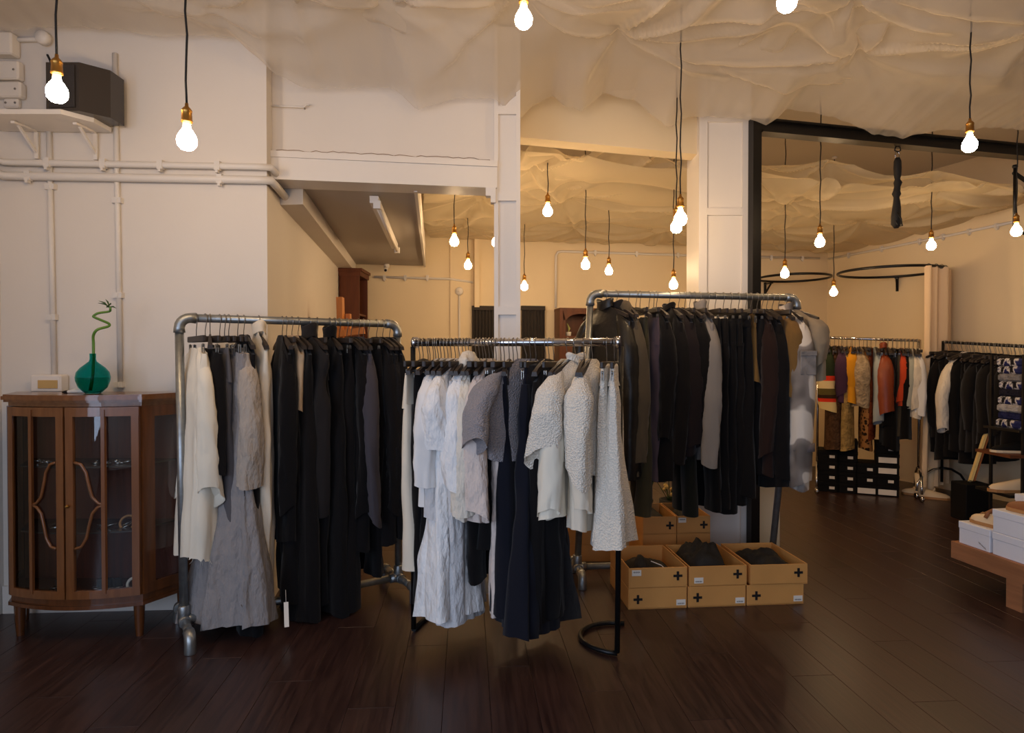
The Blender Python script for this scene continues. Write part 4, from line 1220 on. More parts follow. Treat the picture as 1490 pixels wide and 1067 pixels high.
def hang(R, px, kind, m, bottom, short, where='', group=None, clip=None, sl=None, hw=.2, hem=None, ht=.032, hemt=None, fold=.016, yaw=0.0,
         sr=(.048, .036), srx=.05, collar=0.0, hood=False, lo=False, yo=0.0, neckt=None, cat=None, name=None, bow=.03, tagpx=None, ragged=0.0, armhole=False, out=0.0, sm=None, fringe=False, dz=0.0, kimono=False):
    GSEED[0] += 1; seed = GSEED[0]
    rnd = random.Random(seed)
    RCOUNT[id(R)] = RCOUNT.get(id(R), 0) + 1; nth = ORD[RCOUNT[id(R)] - 1]
    p = R.at(px)
    rot = math.atan2(R.n.y, R.n.x) + math.radians(yaw) + rnd.uniform(-.06, .06)
    Dn = p.y - .14
    L = p.z - ZD(bottom, Dn)
    sll = None if sl is None else p.z - ZD(sl, Dn) - .13
    clip = (kind in ('pants', 'skirt')) if clip is None else clip
    gn, gc = NAME_OF[kind]
    label = (short + ' ' + where).strip() if short else 'plain black ' + gn.replace('_', ' ') + ' on the ' + nth + ' hook ' + RPHRASE[id(R)]
    N, K = (12, 18) if lo else (40, 48)
    hem = hem if hem is not None else hw * 1.08
    hemt = hemt if hemt is not None else ht * 1.25
    t = thing(name or gn, label, cat or gc, p, rot, group)
    hl = ('dark clip hanger holding the ' if clip else 'dark wooden hanger inside the ') + short if short else 'dark hanger on the ' + nth + ' hook ' + RPHRASE[id(R)]
    hanger('clip' if clip else 'coat', R, p, rot, hl, None if short else 'hangers among ' + group, lo)
    if kind == 'pants':
        ztop = -.150
        link('waistband', body_mesh('waistband', m, .17, ztop, .17, .18, .022, .034, 0, seed, .006, 5, K, hemwave=0), t)
        for s in (-1, 1):
            link('trouser_leg', leg_mesh(m, s * .088, .092, L + ztop - .15, ztop - .15, .034, ht, seed, N, 12 if lo else 16, fold), t)
    elif kind == 'skirt':
        ztop = -.150
        link('waistband', body_mesh('waistband', m, .05, ztop, hw * .82, hw * .84, .018, .024, 0, seed, .004, 3, K, hemwave=0), t)
        link('skirt_body', body_mesh('skirt_body', m, L + ztop - .045, ztop - .045, hw * .84, hem, ht, hemt, 0, seed, fold, N, K, neck=9), t)
    else:
        z0 = (-.150 if clip else -.078) + dz
        drop = 0.03 if clip else .105
        link('body', body_mesh('body', m, L + z0, z0, hw, hem, ht, hemt, drop, seed, fold, N, K, armhole=armhole or (sl is None and kind in ('vest', 'dress')), ragged=ragged), t)
        if sll:
            for s in (-1, 1):
                link('sleeve', sleeve_mesh(sm or m, s, sll, hw, z0 - drop * .75 + .004, sr[0], sr[1], srx, seed, 10 if lo else 30, 12 if lo else 26, bow=bow, yo=yo * s, out=out, kimono=kimono), t)
        if collar:
            c = link('collar', collar_mesh(m, collar, seed), t); c.location = (0, 0, z0 - .012)
        if hood:
            c = link('hood', hood_mesh(m), t); c.location = (.03, -.03, z0 - .05)
    if tagpx:
        mb = MB(); mb.tube([(0, 0, 0), (0, 0, -.06)], .0012, 4); mb.box((0, 0, -.12), (.022, .0012, .12))
        q = mb.build('swing_tag', M_STICKER, t); q.location = tagpx; q.rotation_euler = (-.5, 0, 1.4)
    if fringe:
        mb = MB(); r2 = random.Random(seed)
        for k in range(26):
            u = r2.uniform(0, 6.28); x, y, z = hem * .95 * math.cos(u), hemt * .9 * math.sin(u), -L + .01
            mb.tube([(x, y, z), (x + r2.uniform(-.01, .01), y + r2.uniform(-.01, .01), z - .02), (x + r2.uniform(-.03, .03), y + r2.uniform(-.02, .02), z - r2.uniform(.03, .07))], .0009, 3)
        q = mb.build('loose_threads', m, t); q['kind'] = 'stuff'
    return t

CREAM = fabric('cream', (236, 226, 206)); OFFW = fabric('off_white', (232, 226, 218), 'crinkle'); WHITE = fabric('white_cotton', (236, 234, 232), 'crinkle')
WHITE2 = fabric('white_soft', (232, 228, 224)); CREAMB = fabric('cream_boucle', (234, 224, 208), 'boucle'); CREAM2 = fabric('cream_smooth', (230, 216, 194))
PINKW = fabric('pale_pink_white', (216, 200, 190), 'crinkle'); IVORY = fabric('ivory_crinkle', (224, 214, 198), 'crinkle'); GREYW = fabric('grey_white', (206, 204, 204), 'crinkle')
BLACK = fabric('black', (17, 15, 16)); BLACK2 = fabric('black_wool', (21, 18, 18), 'smooth', .2); BLACKC = fabric('black_crinkle', (20, 18, 20), 'crinkle')
CHAR = fabric('charcoal', (38, 34, 33), 'smooth', .3); GREYL = fabric('grey_linen', (146, 140, 138), 'crinkle'); GREYD = fabric('grey_trouser', (92, 88, 90))
BEIGEL = fabric('beige_linen', (172, 160, 148), 'crinkle'); TAN = fabric('tan', (186, 158, 126)); BOUCLE = fabric('grey_boucle', (146, 140, 142), 'boucle')
NAVY = fabric('navy_black', (22, 23, 32)); LEATHER = fabric('black_leather', (22, 19, 18), 'leather'); OLIVEG = fabric('olive_grey', (84, 74, 60)); OLIVE = fabric('olive', (66, 60, 42))
PURPB = fabric('plum_black', (32, 25, 26)); GREYM = fabric('mid_grey', (138, 130, 122)); BROWN = fabric('tobacco', (118, 88, 48)); MAROON = fabric('dark_brown', (42, 27, 23))
KHAKI = fabric('khaki', (142, 126, 104)); SLATE = fabric('slate', (70, 66, 72)); GREENB = fabric('dark_green', (28, 28, 22)); MAUVE = fabric('mauve_grey', (82, 68, 74))

# ---- rack beside the cabinet ------------------------------------------------
G1 = 'the black clothes packed on the rack by the cabinet'
B1 = 'long black garment packed tightly with others on the rack by the cabinet'
hang(R1, 286, 'top', CREAM, 815, 'cream raw-hemmed tunic', 'with wide sleeves, clipped beside the cabinet', clip=True, sl=720, ht=.05, hemt=.075, sr=(.045, .058), srx=.05, fringe=True, ragged=.012, fold=.024, hw=.18, hem=.17, yo=.01, out=.0, kimono=True, yaw=3)
hang(R1, 299, 'top', BLACK2, 690, 'short black velvety top', 'clipped right behind the cream raw-hemmed tunic', clip=True, ht=.05, hemt=.05, yaw=14)
hang(R1, 320, 'pants', GREYD, 760, 'grey tailored trousers', 'clipped beside the beige linen dress', ht=.045)
hang(R1, 333, 'dress', GREYL, 905, 'long flared grey linen dress', 'with frayed hem almost touching the floor', clip=True, ht=.03, hemt=.15, hem=.29, fold=.026, ragged=.01, yaw=6)
hang(R1, 346, 'top', BEIGEL, 705, 'beige-grey linen shirt', 'with loose sleeves over the grey linen dress', clip=True, sl=700, ht=.035, sr=(.05, .06), srx=.045, yo=.01, out=.02)
hang(R1, 355, 'vest', BLACK, 925, 'full-length black sleeveless coat', 'between grey linen and the cream armhole dress', ht=.035, hemt=.05, name='sleeveless_coat')
hang(R1, 377, 'dress', CREAM2, 893, 'narrow cream sleeveless dress', 'with stand collar and open armhole', ht=.048, hemt=.05, hw=.19, hem=.17, collar=.055, armhole=True, dz=.02)
hang(R1, 411, 'coat', BLACK, 790, 'plain black coat', 'next after the narrow cream sleeveless dress', sl=740, ht=.035, hemt=.045, hw=.17, sr=(.04, .034))
hang(R1, 417, 'pants', BLACK, 880, 'black trousers', 'with a white swing tag lying near the floor', ht=.04, tagpx=(.22, -.06, -1.385))
hang(R1, 425, 'top', TAN, 598, 'short tan top', 'tucked among the black coats on the pipe rack by the cabinet', ht=.03, hw=.17, hem=.17)
hang(R1, 434, 'dress', BLACK2, 905, 'black ankle-length dress', 'beside the charcoal coat with raised collar', sl=None, ht=.045, hemt=.07)
hang(R1, 450, 'vest', CHAR, 750, 'charcoal sleeveless coat', 'with raised collar and ragged armholes', ht=.04, hemt=.06, hw=.23, hem=.2, collar=.07, armhole=True, yaw=8)
hang(R1, 462, 'pants', BLACK, 880, None, B1, group=G1, ht=.045)
hang(R1, 480, 'dress', BLACK, 893, 'longest black dress', 'with small standing collar near the rack\'s middle', ht=.05, hemt=.08, collar=.06)
hang(R1, 494, 'skirt', BLACK2, 885, None, B1, group=G1, ht=.05, hemt=.07)
hang(R1, 511, 'coat', BLACK, 800, None, B1, group=G1, sl=750, ht=.045)
hang(R1, 522, 'knit', SLATE, 735, 'slate grey knit', 'with long thin frayed sleeves among black coats', sl=755, ht=.04, sr=(.05, .028), bow=.04, out=.03)
hang(R1, 536, 'pants', BLACK, 840, None, B1, group=G1, ht=.045)
hang(R1, 548, 'coat', BLACK2, 790, None, B1, group=G1, sl=740, ht=.045)
hang(R1, 557, 'top', BLACKC, 745, None, B1, group=G1, sl=720, ht=.045)
hang(R1, 567, 'coat', BLACK, 780, 'last black jacket', 'against the far post of the rack by the cabinet', sl=720, ht=.04)

# ---- low chrome rack ---------------------------------------------------------
G2 = 'the dark clothes packed on the low chrome rack'
B2 = 'dark garment packed tightly with others on the low chrome rack'
hang(R2, 611, 'pants', CREAM2, 830, 'narrow cream trousers', 'at the far end of the low chrome rack', ht=.05, fold=.01, yaw=0)
hang(R2, 626, 'pants', BLACK, 880, None, B2, group=G2, ht=.04)
hang(R2, 634, 'pants', BLACK, 870, None, B2, group=G2, ht=.045)
hang(R2, 642, 'shirt', WHITE2, 730, 'white long-sleeved shirt', 'first white one after the black trousers', sl=700, ht=.045, hemt=.06, sr=(.05, .042), out=.03)
hang(R2, 652, 'shirt', GREYW, 750, 'white lace-hemmed blouse', 'just behind the flared white maxi dress', ht=.04, hemt=.06, hem=.24)
hang(R2, 663, 'dress', WHITE, 893, 'white flared maxi dress', 'with ruffled puff sleeves, reaching the floor', sl=668, ht=.045, hemt=.125, hem=.25, fold=.030, sr=(.06, .095), srx=.07, yo=.02, bow=.06, kimono=True)
hang(R2, 674, 'dress', GREYW, 905, 'off-white crinkled long dress', 'half hidden by the flared white maxi dress', ht=.035, hemt=.09, hem=.22)
hang(R2, 683, 'shirt', WHITE, 740, 'white crinkled blouse', 'with lace cuffs beside the puff sleeves', sl=705, ht=.04, sr=(.05, .06), srx=.05, out=.03)
hang(R2, 693, 'shirt', IVORY, 752, 'pale crinkled blouse', 'with soft hood collar in the low rack\'s middle', sl=740, ht=.04, hood=True, sr=(.045, .055), out=.03)
hang(R2, 703, 'pants', BLACK, 850, None, B2, group=G2, ht=.04)
hang(R2, 712, 'shirt', PINKW, 758, 'rumpled pale pink-white shirt', 'with drooping cuffs next to the grey boxy top', sl=745, ht=.045, sr=(.055, .06), srx=.05, out=.04)
hang(R2, 722, 'pants', BLACK, 800, None, B2, group=G2, ht=.045)
hang(R2, 734, 'pants', PINKW, 897, 'long pale crinkled trousers', 'hem showing beside the big navy-black skirt', ht=.03)
hang(R2, 747, 'skirt', NAVY, 890, None, B2, group=G2, ht=.05, hemt=.07)
hang(R2, 766, 'top', BOUCLE, 668, 'grey textured boxy top', 'with wide short sleeves turned to face the room', sl=648, hw=.25, hem=.25, ht=.04, hemt=.055, yaw=-32, sr=(.09, .105), srx=.05, bow=.03, out=.10, fold=.010, dz=.0, kimono=True)
hang(R2, 780, 'skirt', NAVY, 915, 'very wide navy-black skirt', 'flaring to the floor below the grey boxy top', ht=.05, hemt=.135, hw=.22, hem=.27, fold=.034)
hang(R2, 794, 'dress', BLACK2, 905, 'black floor-length dress', 'next to the very wide navy-black skirt', ht=.05, hemt=.09)
hang(R2, 806, 'pants', BLACK, 900, None, B2, group=G2, ht=.05)
hang(R2, 826, 'coat', CREAM, 752, 'smooth cream coat', 'with sleeves behind the nubbly cream jacket', sl=745, ht=.045, hemt=.06, hw=.23, yaw=-14, sr=(.055, .05))
hang(R2, 838, 'jacket', CREAMB, 668, 'nubbly cream jacket', 'with broad three-quarter sleeves and tied neck', sl=664, hw=.24, hem=.24, ht=.045, hemt=.06, yaw=-20, sr=(.08, .075), srx=.06, fold=.010, collar=.03, kimono=True, out=.03)
hang(R2, 850, 'top', CREAM2, 770, 'long cream tunic', 'between the two nubbly cream jackets', sl=740, ht=.04, hemt=.05)
hang(R2, 862, 'jacket', CREAMB, 690, 'second nubbly cream jacket', 'beside the nubbly white skirts, sleeve ending in a point', sl=690, hw=.22, ht=.045, yaw=-10, sr=(.08, .05), srx=.055, fold=.010, kimono=True, out=.03)
hang(R2, 883, 'skirt', CREAMB, 783, 'narrow nubbly white skirt', 'clipped beside the widest white skirt', ht=.03, hemt=.045, hw=.17, hem=.2, fold=.02)
hang(R2, 894, 'skirt', CREAMB, 793, 'wider nubbly white skirt', 'clipped at the near end of the low rack', ht=.03, hemt=.085, hw=.18, hem=.24, fold=.024)

# ---- tall pipe rack ----------------------------------------------------------
G3 = 'the black clothes packed on the tall pipe rack'
B3 = 'black garment packed with others on the tall galvanised rack'
hang(R3, 880, 'jacket', LEATHER, 690, 'black leather jacket', 'first on the tall rack, behind the white skirts', sl=690, hw=.23, ht=.07, hemt=.08, sr=(.07, .06), srx=.06, collar=.05, bow=.04, yaw=30)
hang(R3, 896, 'jacket', CHAR, 680, 'charcoal zipped jacket', 'behind the black leather jacket', sl=670, ht=.05, sr=(.055, .045), collar=.04, yaw=16)
hang(R3, 914, 'knit', OLIVEG, 688, 'olive-grey hooded sweatshirt', 'beside the black leather jacket', sl=672, ht=.045, hood=True, sr=(.055, .05), out=.02)
hang(R3, 931, 'pants', OLIVE, 752, 'olive green trousers', 'reaching down to the back row of boxes', ht=.052, fold=.008)
hang(R3, 944, 'pants', MAUVE, 700, 'mauve-grey trousers', 'clipped next to the olive green trousers', ht=.03)
hang(R3, 955, 'coat', BLACK, 700, None, B3, group=G3, sl=640, ht=.045)
hang(R3, 973, 'coat', BLACK2, 668, 'black coat', 'with turned-back pale cuff on the tall rack', sl=668, ht=.05, collar=.03)
hang(R3, 987, 'coat', PURPB, 660, 'plum-black coat', 'broad flat panel beside the grey jumper', sl=650, ht=.05, hemt=.06, sr=(.06, .055))
hang(R3, 996, 'pants', GREENB, 752, 'dark green-black trousers', 'reaching the boxes beside the plum-black coat', ht=.045, fold=.008)
hang(R3, 1003, 'top', BLACK, 640, None, B3, group=G3, sl=612, ht=.045, sr=(.055, .05))
hang(R3, 1018, 'knit', GREYM, 668, 'mid-grey jumper', 'with one long pale sleeve hanging down', sl=672, ht=.04, collar=.05, sr=(.055, .040), out=.03)
hang(R3, 1030, 'pants', BLACK, 745, None, B3, group=G3, ht=.045)
hang(R3, 1040, 'pants', BLACK2, 740, None, B3, group=G3, ht=.045)
hang(R3, 1052, 'pants', BLACK, 748, None, B3, group=G3, ht=.05)
hang(R3, 1063, 'pants', BLACK2, 735, None, B3, group=G3, ht=.05)
hang(R3, 1074, 'skirt', BLACK, 720, None, B3, group=G3, ht=.05, hemt=.06)
hang(R3, 1085, 'skirt', BROWN, 556, 'short tobacco brown skirt', 'clipped among black trousers on the tall rack', ht=.035, hemt=.04, hw=.18, hem=.18)
hang(R3, 1092, 'pants', BLACK, 690, None, B3, group=G3, ht=.045)
hang(R3, 1101, 'coat', MAROON, 690, 'dark brown coat', 'between the tobacco skirt and the big black coat', sl=660, ht=.04)
hang(R3, 1115, 'coat', BLACK2, 708, 'large black wool coat', 'beside the tobacco brown jacket', sl=690, ht=.06, hemt=.07, sr=(.065, .055))
hang(R3, 1132, 'jacket', BROWN, 600, 'tobacco brown jacket', 'with short sleeves next to the painted parka', sl=575, ht=.04, hw=.22, sr=(.055, .05))
CAMO = fabric_ramp('painted_parka', [(.42, (104, 96, 90)), (.50, (138, 128, 120)), (.53, (214, 202, 186))], 3.4)
pk = hang(R3, 1143, 'coat', CAMO, 708, 'pale grey painted parka', 'with patch pocket at the end of the tall rack', sl=700, ht=.06, hemt=.065, hw=.24, sr=(.075, .062), srx=.065, fold=.012, collar=.04, bow=.02)
M_PATCH = mat('silver_patch', (150, 142, 136), .5, var=.5, vscale=14, bump=.3, bscale=30)
mb = MB(); mb.bbox((0, 0, 0), (.012, .095, .14), .005); mb.bbox((.006, 0, .06), (.010, .10, .03), .004)
q = mb.build('patch_pocket', M_PATCH, pk); q.location = (.285, .0, -.42); q['label'] = 'silvery patch pocket on the sleeve'
for zc in (-.93,):
    mb = MB(); mb.lathe([(.050, .026), (.058, .024), (.058, -.024), (.050, -.026)], seg=18, M=Matrix.Translation((.225, 0, zc)) @ Matrix.Diagonal((1.0, 1.25, 1, 1)))
    mb.build('sleeve_band', mat('parka_band', (120, 108, 104), .85, var=.2, vscale=20), pk)
hang(R3, 1150, 'jacket', KHAKI, 555, 'khaki short jacket', 'last on the tall rack, behind the painted parka', sl=530, ht=.04, hw=.23, yaw=20, sr=(.06, .055))

# ---- rolling racks along the side wall ---------------------------------------
KNIT = fabric_ramp('striped_knit', [(0, (44, 52, 34)), (.55, (214, 60, 36)), (.62, (224, 200, 150)), (.73, (96, 84, 44)), (.82, (60, 40, 26)), (.87, (220, 58, 34)), (.92, (226, 200, 140))], .72, 'Z')
FURP = fabric('patterned_fur', (196, 172, 140), 'fur'); PURP = fabric('purple', (74, 48, 70)); MUST = fabric('mustard', (214, 146, 32)); LACE = fabric('sheer_brown', (96, 70, 52), 'fur')
LEO = fabric_ramp('leopard', [(.1, (30, 20, 14)), (.34, (36, 24, 16)), (.5, (150, 104, 60))], 26, 'VORONOI'); RUSTP = fabric('rust_print', (120, 58, 34), 'fur')
DENIM = fabric('pale_denim', (160, 166, 166)); RUST = fabric('rust_leather', (142, 64, 32), 'leather'); ORNG = fabric('orange_red', (196, 72, 40)); PALEB = fabric('pale_blue', (168, 170, 160))
LACEW = fabric('white_lace', (222, 210, 192), 'crinkle'); FURY = fabric('yellow_fur', (190, 156, 96), 'fur')
G4 = 'the dark clothes on the rolling rack of coloured garments'
B4 = 'dark garment squeezed between the coloured clothes on the rolling rack'
q4 = dict(lo=True)
hang(R4, 1205, 'knit', KNIT, 590, 'striped knit jumper', 'green, red and cream, first on the rolling rack', sl=596, ht=.07, sr=(.085, .075), srx=.075, bow=.03, sm=KNIT, **q4)
hang(R4, 1214, 'dress', LACE, 655, 'sheer brown dress', 'below the striped knit jumper', ht=.07, hemt=.08, **q4)
hang(R4, 1224, 'top', PURP, 585, 'purple top', 'between striped knit and mustard jacket', sl=575, ht=.05, sr=(.06, .05), **q4)
hang(R4, 1232, 'dress', FURY, 655, 'yellowish furry skirt dress', 'below the mustard jacket', ht=.06, hemt=.08, **q4)
hang(R4, 1240, 'jacket', MUST, 586, 'mustard yellow jacket', 'between purple top and patterned fur coat', sl=560, ht=.05, hem=.25, sr=(.06, .055), **q4)
hang(R4, 1250, 'coat', FURP, 592, 'cream patterned fluffy coat', 'with a loose pale cuff', sl=588, ht=.07, sr=(.08, .055), srx=.06, bow=.05, **q4)
hang(R4, 1261, 'dress', LEO, 655, 'brown leopard dress', 'next to the pale denim shirt', ht=.05, hemt=.06, **q4)
hang(R4, 1266, 'dress', RUSTP, 640, 'rust printed dress', 'behind the pale denim shirt', ht=.04, **q4)
hang(R4, 1274, 'shirt', DENIM, 612, 'pale denim shirt', 'beside the rust leather jacket', sl=614, ht=.05, sr=(.055, .045), out=.03, **q4)
hang(R4, 1285, 'jacket', RUST, 603, 'rust brown leather jacket', 'in the middle of the rolling rack', sl=600, ht=.07, sr=(.075, .065), srx=.065, out=.06, collar=.05, **q4)
hang(R4, 1291, 'coat', BLACK, 650, None, B4, group=G4, sl=620, ht=.05, **q4)
hang(R4, 1299, 'dress', BLACK, 655, None, B4, group=G4, ht=.05, **q4)
hang(R4, 1306, 'pants', OLIVEG, 635, 'olive-brown trousers', 'beside the orange-red top', ht=.04, **q4)
hang(R4, 1312, 'top', ORNG, 592, 'orange-red top', 'between olive trousers and black top', sl=585, ht=.035, sr=(.04, .04), **q4)
hang(R4, 1317, 'top', BLACK, 640, None, B4, group=G4, sl=590, ht=.045, **q4)
hang(R4, 1323, 'shirt', PALEB, 596, 'pale blue-grey shirt', 'beside the frilled white blouses', sl=590, ht=.04, **q4)
hang(R4, 1329, 'shirt', LACEW, 608, 'white lace blouse', 'with frilled hem and dark cuff on the rolling rack', sl=592, ht=.05, sr=(.06, .06), **q4)
hang(R4, 1335, 'shirt', WHITE2, 600, 'plain white blouse', 'last on the rolling rack by the curtain', sl=600, ht=.05, **q4)
G5 = 'the black clothes on the dark rolling rack'
B5 = 'black garment packed with others on the dark rolling rack'
for k, (px, kd, bt) in enumerate(((1378, 'pants', 660), (1386, 'coat', 640), (1394, 'dress', 672), (1400, 'pants', 668))):
    hang(R5, px, kd, (BLACK, BLACK2)[k % 2], bt, None, B5, group=G5, sl=(620 if kd == 'coat' else None), ht=.06, hemt=.08, **q4)
hang(R5, 1408, 'shirt', LACEW, 610, 'white shirt with one long sleeve', 'alone among black on the dark rolling rack', sl=628, ht=.04, sr=(.06, .05), bow=.08, out=.05, **q4)
for k, (px, kd, bt) in enumerate(((1416, 'coat', 660), (1424, 'pants', 678), (1432, 'dress', 660), (1441, 'coat', 660), (1450, 'dress', 672), (1459, 'coat', 650), (1468, 'pants', 660), (1477, 'coat', 660), (1486, 'coat', 660), (1495, 'dress', 660))):
    hang(R5, px, kd, (BLACK, BLACK2)[k % 2], bt, None, B5, group=G5, sl=(630 if kd == 'coat' else None), ht=.065, hemt=.085, sr=(.065, .055), **q4)

# hangers squeezed between the clothes: their hooks crowd the rails
for R_, pxs, ph in ((R2, (616, 623, 631, 638, 647, 657, 669, 679, 698, 707, 717, 729, 741, 753, 772, 799), 'of the low chrome rack'),
                    (R4, tuple(range(1202, 1336, 6)), 'of the coloured rolling rack'), (R5, tuple(range(1376, 1492, 6)), 'of the dark rolling rack'),
                    (R1, (306, 327, 487, 505, 529), 'of the pipe rack by the cabinet'), (R3, (925, 951, 1010, 1108, 1123), 'of the tall pipe rack')):
    for k, px in enumerate(pxs):
        rot_ = math.atan2(R_.n.y, R_.n.x) + .16 * math.sin(k * 2.3 + px)
        hanger('clip' if k % 3 else 'coat', R_, R_.at(px), rot_, 'spare dark hanger in the %s gap between clothes %s' % (ORD[k], ph), 'spare hangers ' + ph, R_ in (R4, R5))

# ================================================================== KRAFT BOXES
def kraft_box(cx, cy, z, rot, w, d, h, label, plus, stick, group, lay=0):
    """open tray box; local x along its front, local -y faces the room"""
    t = thing('cardboard_box', label, 'box', (cx, cy, z), rot, group)
    th = .006; mb = MB()
    mb.box((0, 0, .003), (w - .002, d - .002, th))
    for s in (-1, 1):
        mb.bbox((s * (w/2 - th/2 - .001), 0, h/2), (th, d - .002, h), .0015)
        mb.bbox((0, s * (d/2 - th/2 - .001), h/2), (w - 2*th - .002, th, h - .001), .0015)
    mb.build('box_tray', M_CARD, t)
    yf = -d/2 - .0006
    if plus:
        px, pz = plus; mb = MB()
        mb.box((px, yf, pz), (.050, .003, .013)); mb.box((px, yf, pz), (.013, .0032, .050))
        mb.build('plus_mark', M_INK, t)
    if stick:
        sx, sz = stick
        MB().box((sx, yf, sz), (.052, .002, .032)).build('sticker', M_STICKER, t)
        mb = MB()
        for k in range(7): mb.box((sx - .017 + .0055 * k, yf - .0012, sz + (.004 if stick[1] > .06 else -.006)), (.0036, .001, .008 if k % 2 else .006))
        mb.build('sticker_print', M_PRINT, t)
    return t
rot = math.radians(5.0); bw, bdp, bh_ = .335, .43, .115
fx, fy = XD(915, 3.60), 3.60
cr, sr_ = math.cos(rot), math.sin(rot)
def rowpos(lx, ly): return fx + lx*cr - ly*sr_, fy + lx*sr_ + ly*cr
names = ('nearest the chrome rack', 'in the middle of the front row', 'at the free end of the front row')
for k in range(3):
    x, y = rowpos(bw/2 + k * (bw + .006), bdp/2)
    kraft_box(x, y, 0, rot, bw, bdp, bh_, 'bottom brown card box ' + names[k], (-bw/2 + .055, .055), (bw/2 - .035, .032), None)
    dx = (.002, .006, .022)[k]
    x, y = rowpos(bw/2 + k * (bw + .006) + dx, bdp/2 - .004 * (k == 2))
    st = ((-bw/2 + .045, .088), (-bw/2 + .055, .036), None)[k]
    kraft_box(x, y, bh_, rot + (.0, .0, -.012)[k], bw, bdp, bh_, 'open top brown card box ' + names[k], (bw/2 - .055, .066), st, None)
    # dark clothes lying in it
    o = thing('folded_garment', ('crumpled black garment with pale tag in the open box nearest the chrome rack', 'upright folded black garment in the open middle box',
                                 'loosely piled black garments filling the end open box')[k], 'garment', (x, y, bh_ + .009), rot)
    rnd = random.Random(40 + k); G = []
    for i in range(19):
        row = []
        for j in range(19):
            u, v = i / 18 * 2 - 1, j / 18 * 2 - 1
            hh = ((.10, .135, .11)[k]) * (max(0, 1 - abs(u) ** 3.2) * max(0, 1 - abs(v) ** 3.2)) ** .6
            if k == 0: hh *= .55 + .6 * math.exp(-((u + .25) ** 2 + (v + .3) ** 2) * 3)
            if k == 1: hh *= .6 + .55 * (u < .45)
            hh *= 1 + .35 * nz(u * 2.2 + k * 9, v * 2.2, .5) + .15 * nz(u * 6, v * 6 + k, 2)
            row.append((u * (bw/2 - .02), v * (bdp/2 - .03), max(hh, .002)))
        G.append(row)
    MB().grid(G).build('cloth', M_DARKCLOTH, o)
    if k < 2:
        mb = MB(); mb.tube([(.0, -.08, .10), (.05, -.11, .085), (.08, -.13, .06)], .003, 5); mb.box((.09, -.14, .05), (.03, .003, .03), .3)
        mb.build('pale_tag', M_STICKER, o)
# back row and side stack
rx, ry = XD(1033, 4.30), 4.30
for k in range(2):
    for l in range(3):
        w = .225; x = rx - w/2 - k * (w + .004)
        y = ry + .2 - .02 * k
        kraft_box(x, y, l * .117, math.radians(3), w, .40, .117, 'brown card box of the back row, %s layer of the %s stack' % (('bottom', 'middle', 'top')[l], ('outer', 'inner')[k]),
                  (w/2 - .045, .058) if l == 2 else None, (-w/2 + .035, .090) if (l == 2 and k == 0) else None, None)
    o = thing('folded_garment', ('dark crumpled garment in the outer top box of the back row', 'dark garment with white tissue in the inner top box of the back row')[k], 'garment', (x, y, .117 * 2 + .008), 0)
    G = [[(u * .10, v * .18, max(.002, .10 * (1 - abs(u) ** 3) * (1 - abs(v) ** 3) * (1 + .4 * nz(u * 3 + k, v * 3, 1)))) for v in np.linspace(-1, 1, 11)] for u in np.linspace(-1, 1, 11)]
    MB().grid(G).build('cloth', M_DARKCLOTH, o)
for l in range(2):
    kraft_box(XD(858, 4.45), 4.65, l * .117, math.radians(2), .30, .40, .117, 'brown card box behind the chrome rack, %s of its pair' % ('lower', 'upper')[l], None, (.06, .085) if l else None, None)

# grassy plant behind the boxes
pl = thing('potted_grass_plant', 'small dark pot of spiky green grass behind the hanging trousers', 'plant', (.93, 4.72, 0))
MB().lathe([(0, .0), (.07, 0), (.09, .36), (.095, .37), (.08, .37), (.075, .33), (0, .33)], seg=16).build('pot', M_TERRA, pl)
rnd = random.Random(4)
for k in range(22):
    a = rnd.uniform(0, 6.28); l = rnd.uniform(.18, .34); sp_r = rnd.uniform(.04, .17)
    b = Vector((.04 * math.cos(a), .04 * math.sin(a), .33)); e = Vector((sp_r * math.cos(a), sp_r * math.sin(a), .33 + l))
    m = b.lerp(e, .6) + Vector((0, 0, .05))
    MB().tube([b, m, e], [.004, .005, .0008], 4).build('leaf_blade', M_LEAF, pl)
pl = thing('potted_flowers', 'small pot of pale yellow flowers glimpsed behind the tall rack\'s clothes', 'plant', (1.16, 4.78, 0))
MB().lathe([(0, 0), (.06, 0), (.08, .36), (.07, .36), (.065, .33), (0, .33)], seg=16).build('pot', M_TERRA, pl)
for k in range(14):
    a = rnd.uniform(0, 6.28); r = rnd.uniform(.02, .11); e = Vector((r * math.cos(a), r * math.sin(a), .33 + rnd.uniform(.08, .2)))
    MB().tube([Vector((0, 0, .33)), e], .003, 4).build('stalk', M_LEAF, pl)
    MB().lathe([(0, .016), (.012, .012), (.018, 0), (.008, -.012), (0, -.014)], tuple(e), 7).build('flower', mat('pale_yellow', (226, 196, 120), .6), pl)

# ================================================================== SHOE BOXES UNDER THE ROLLING RACK
def lid_box(cx, cy, z, rot, w, d, h, m, ml, label, group=None, stick=None, slid=None, cat='shoe box'):
    t = thing('shoe_box', label, cat, (cx, cy, z), rot, group)
    MB().bbox((0, 0, (h - .03) / 2), (w - .006, d - .006, h - .03), .003).build('box_body', m, t)
    MB().bbox((0, 0, h - .0185), (w, d, .035), .003).build('lid', ml, t)
    if stick:
        MB().box((stick[0], -d/2 + .0015, stick[1]), (stick[2], .004, stick[3])).build('sticker', M_STICKER, t)
    return t
ux = R4.d
def r4pt(px, y):  # on a line parallel to the rolling rack, seen in column px
    m = (px - 745) / F; base = R4.A + R4.n * y
    tt = (m * base.y - base.x) / (R4.d.x - m * R4.d.y)
    return base + R4.d * tt
r4rot = math.atan2(R4.d.y, R4.d.x)
M_BLACKLID = M_BLACKBOX
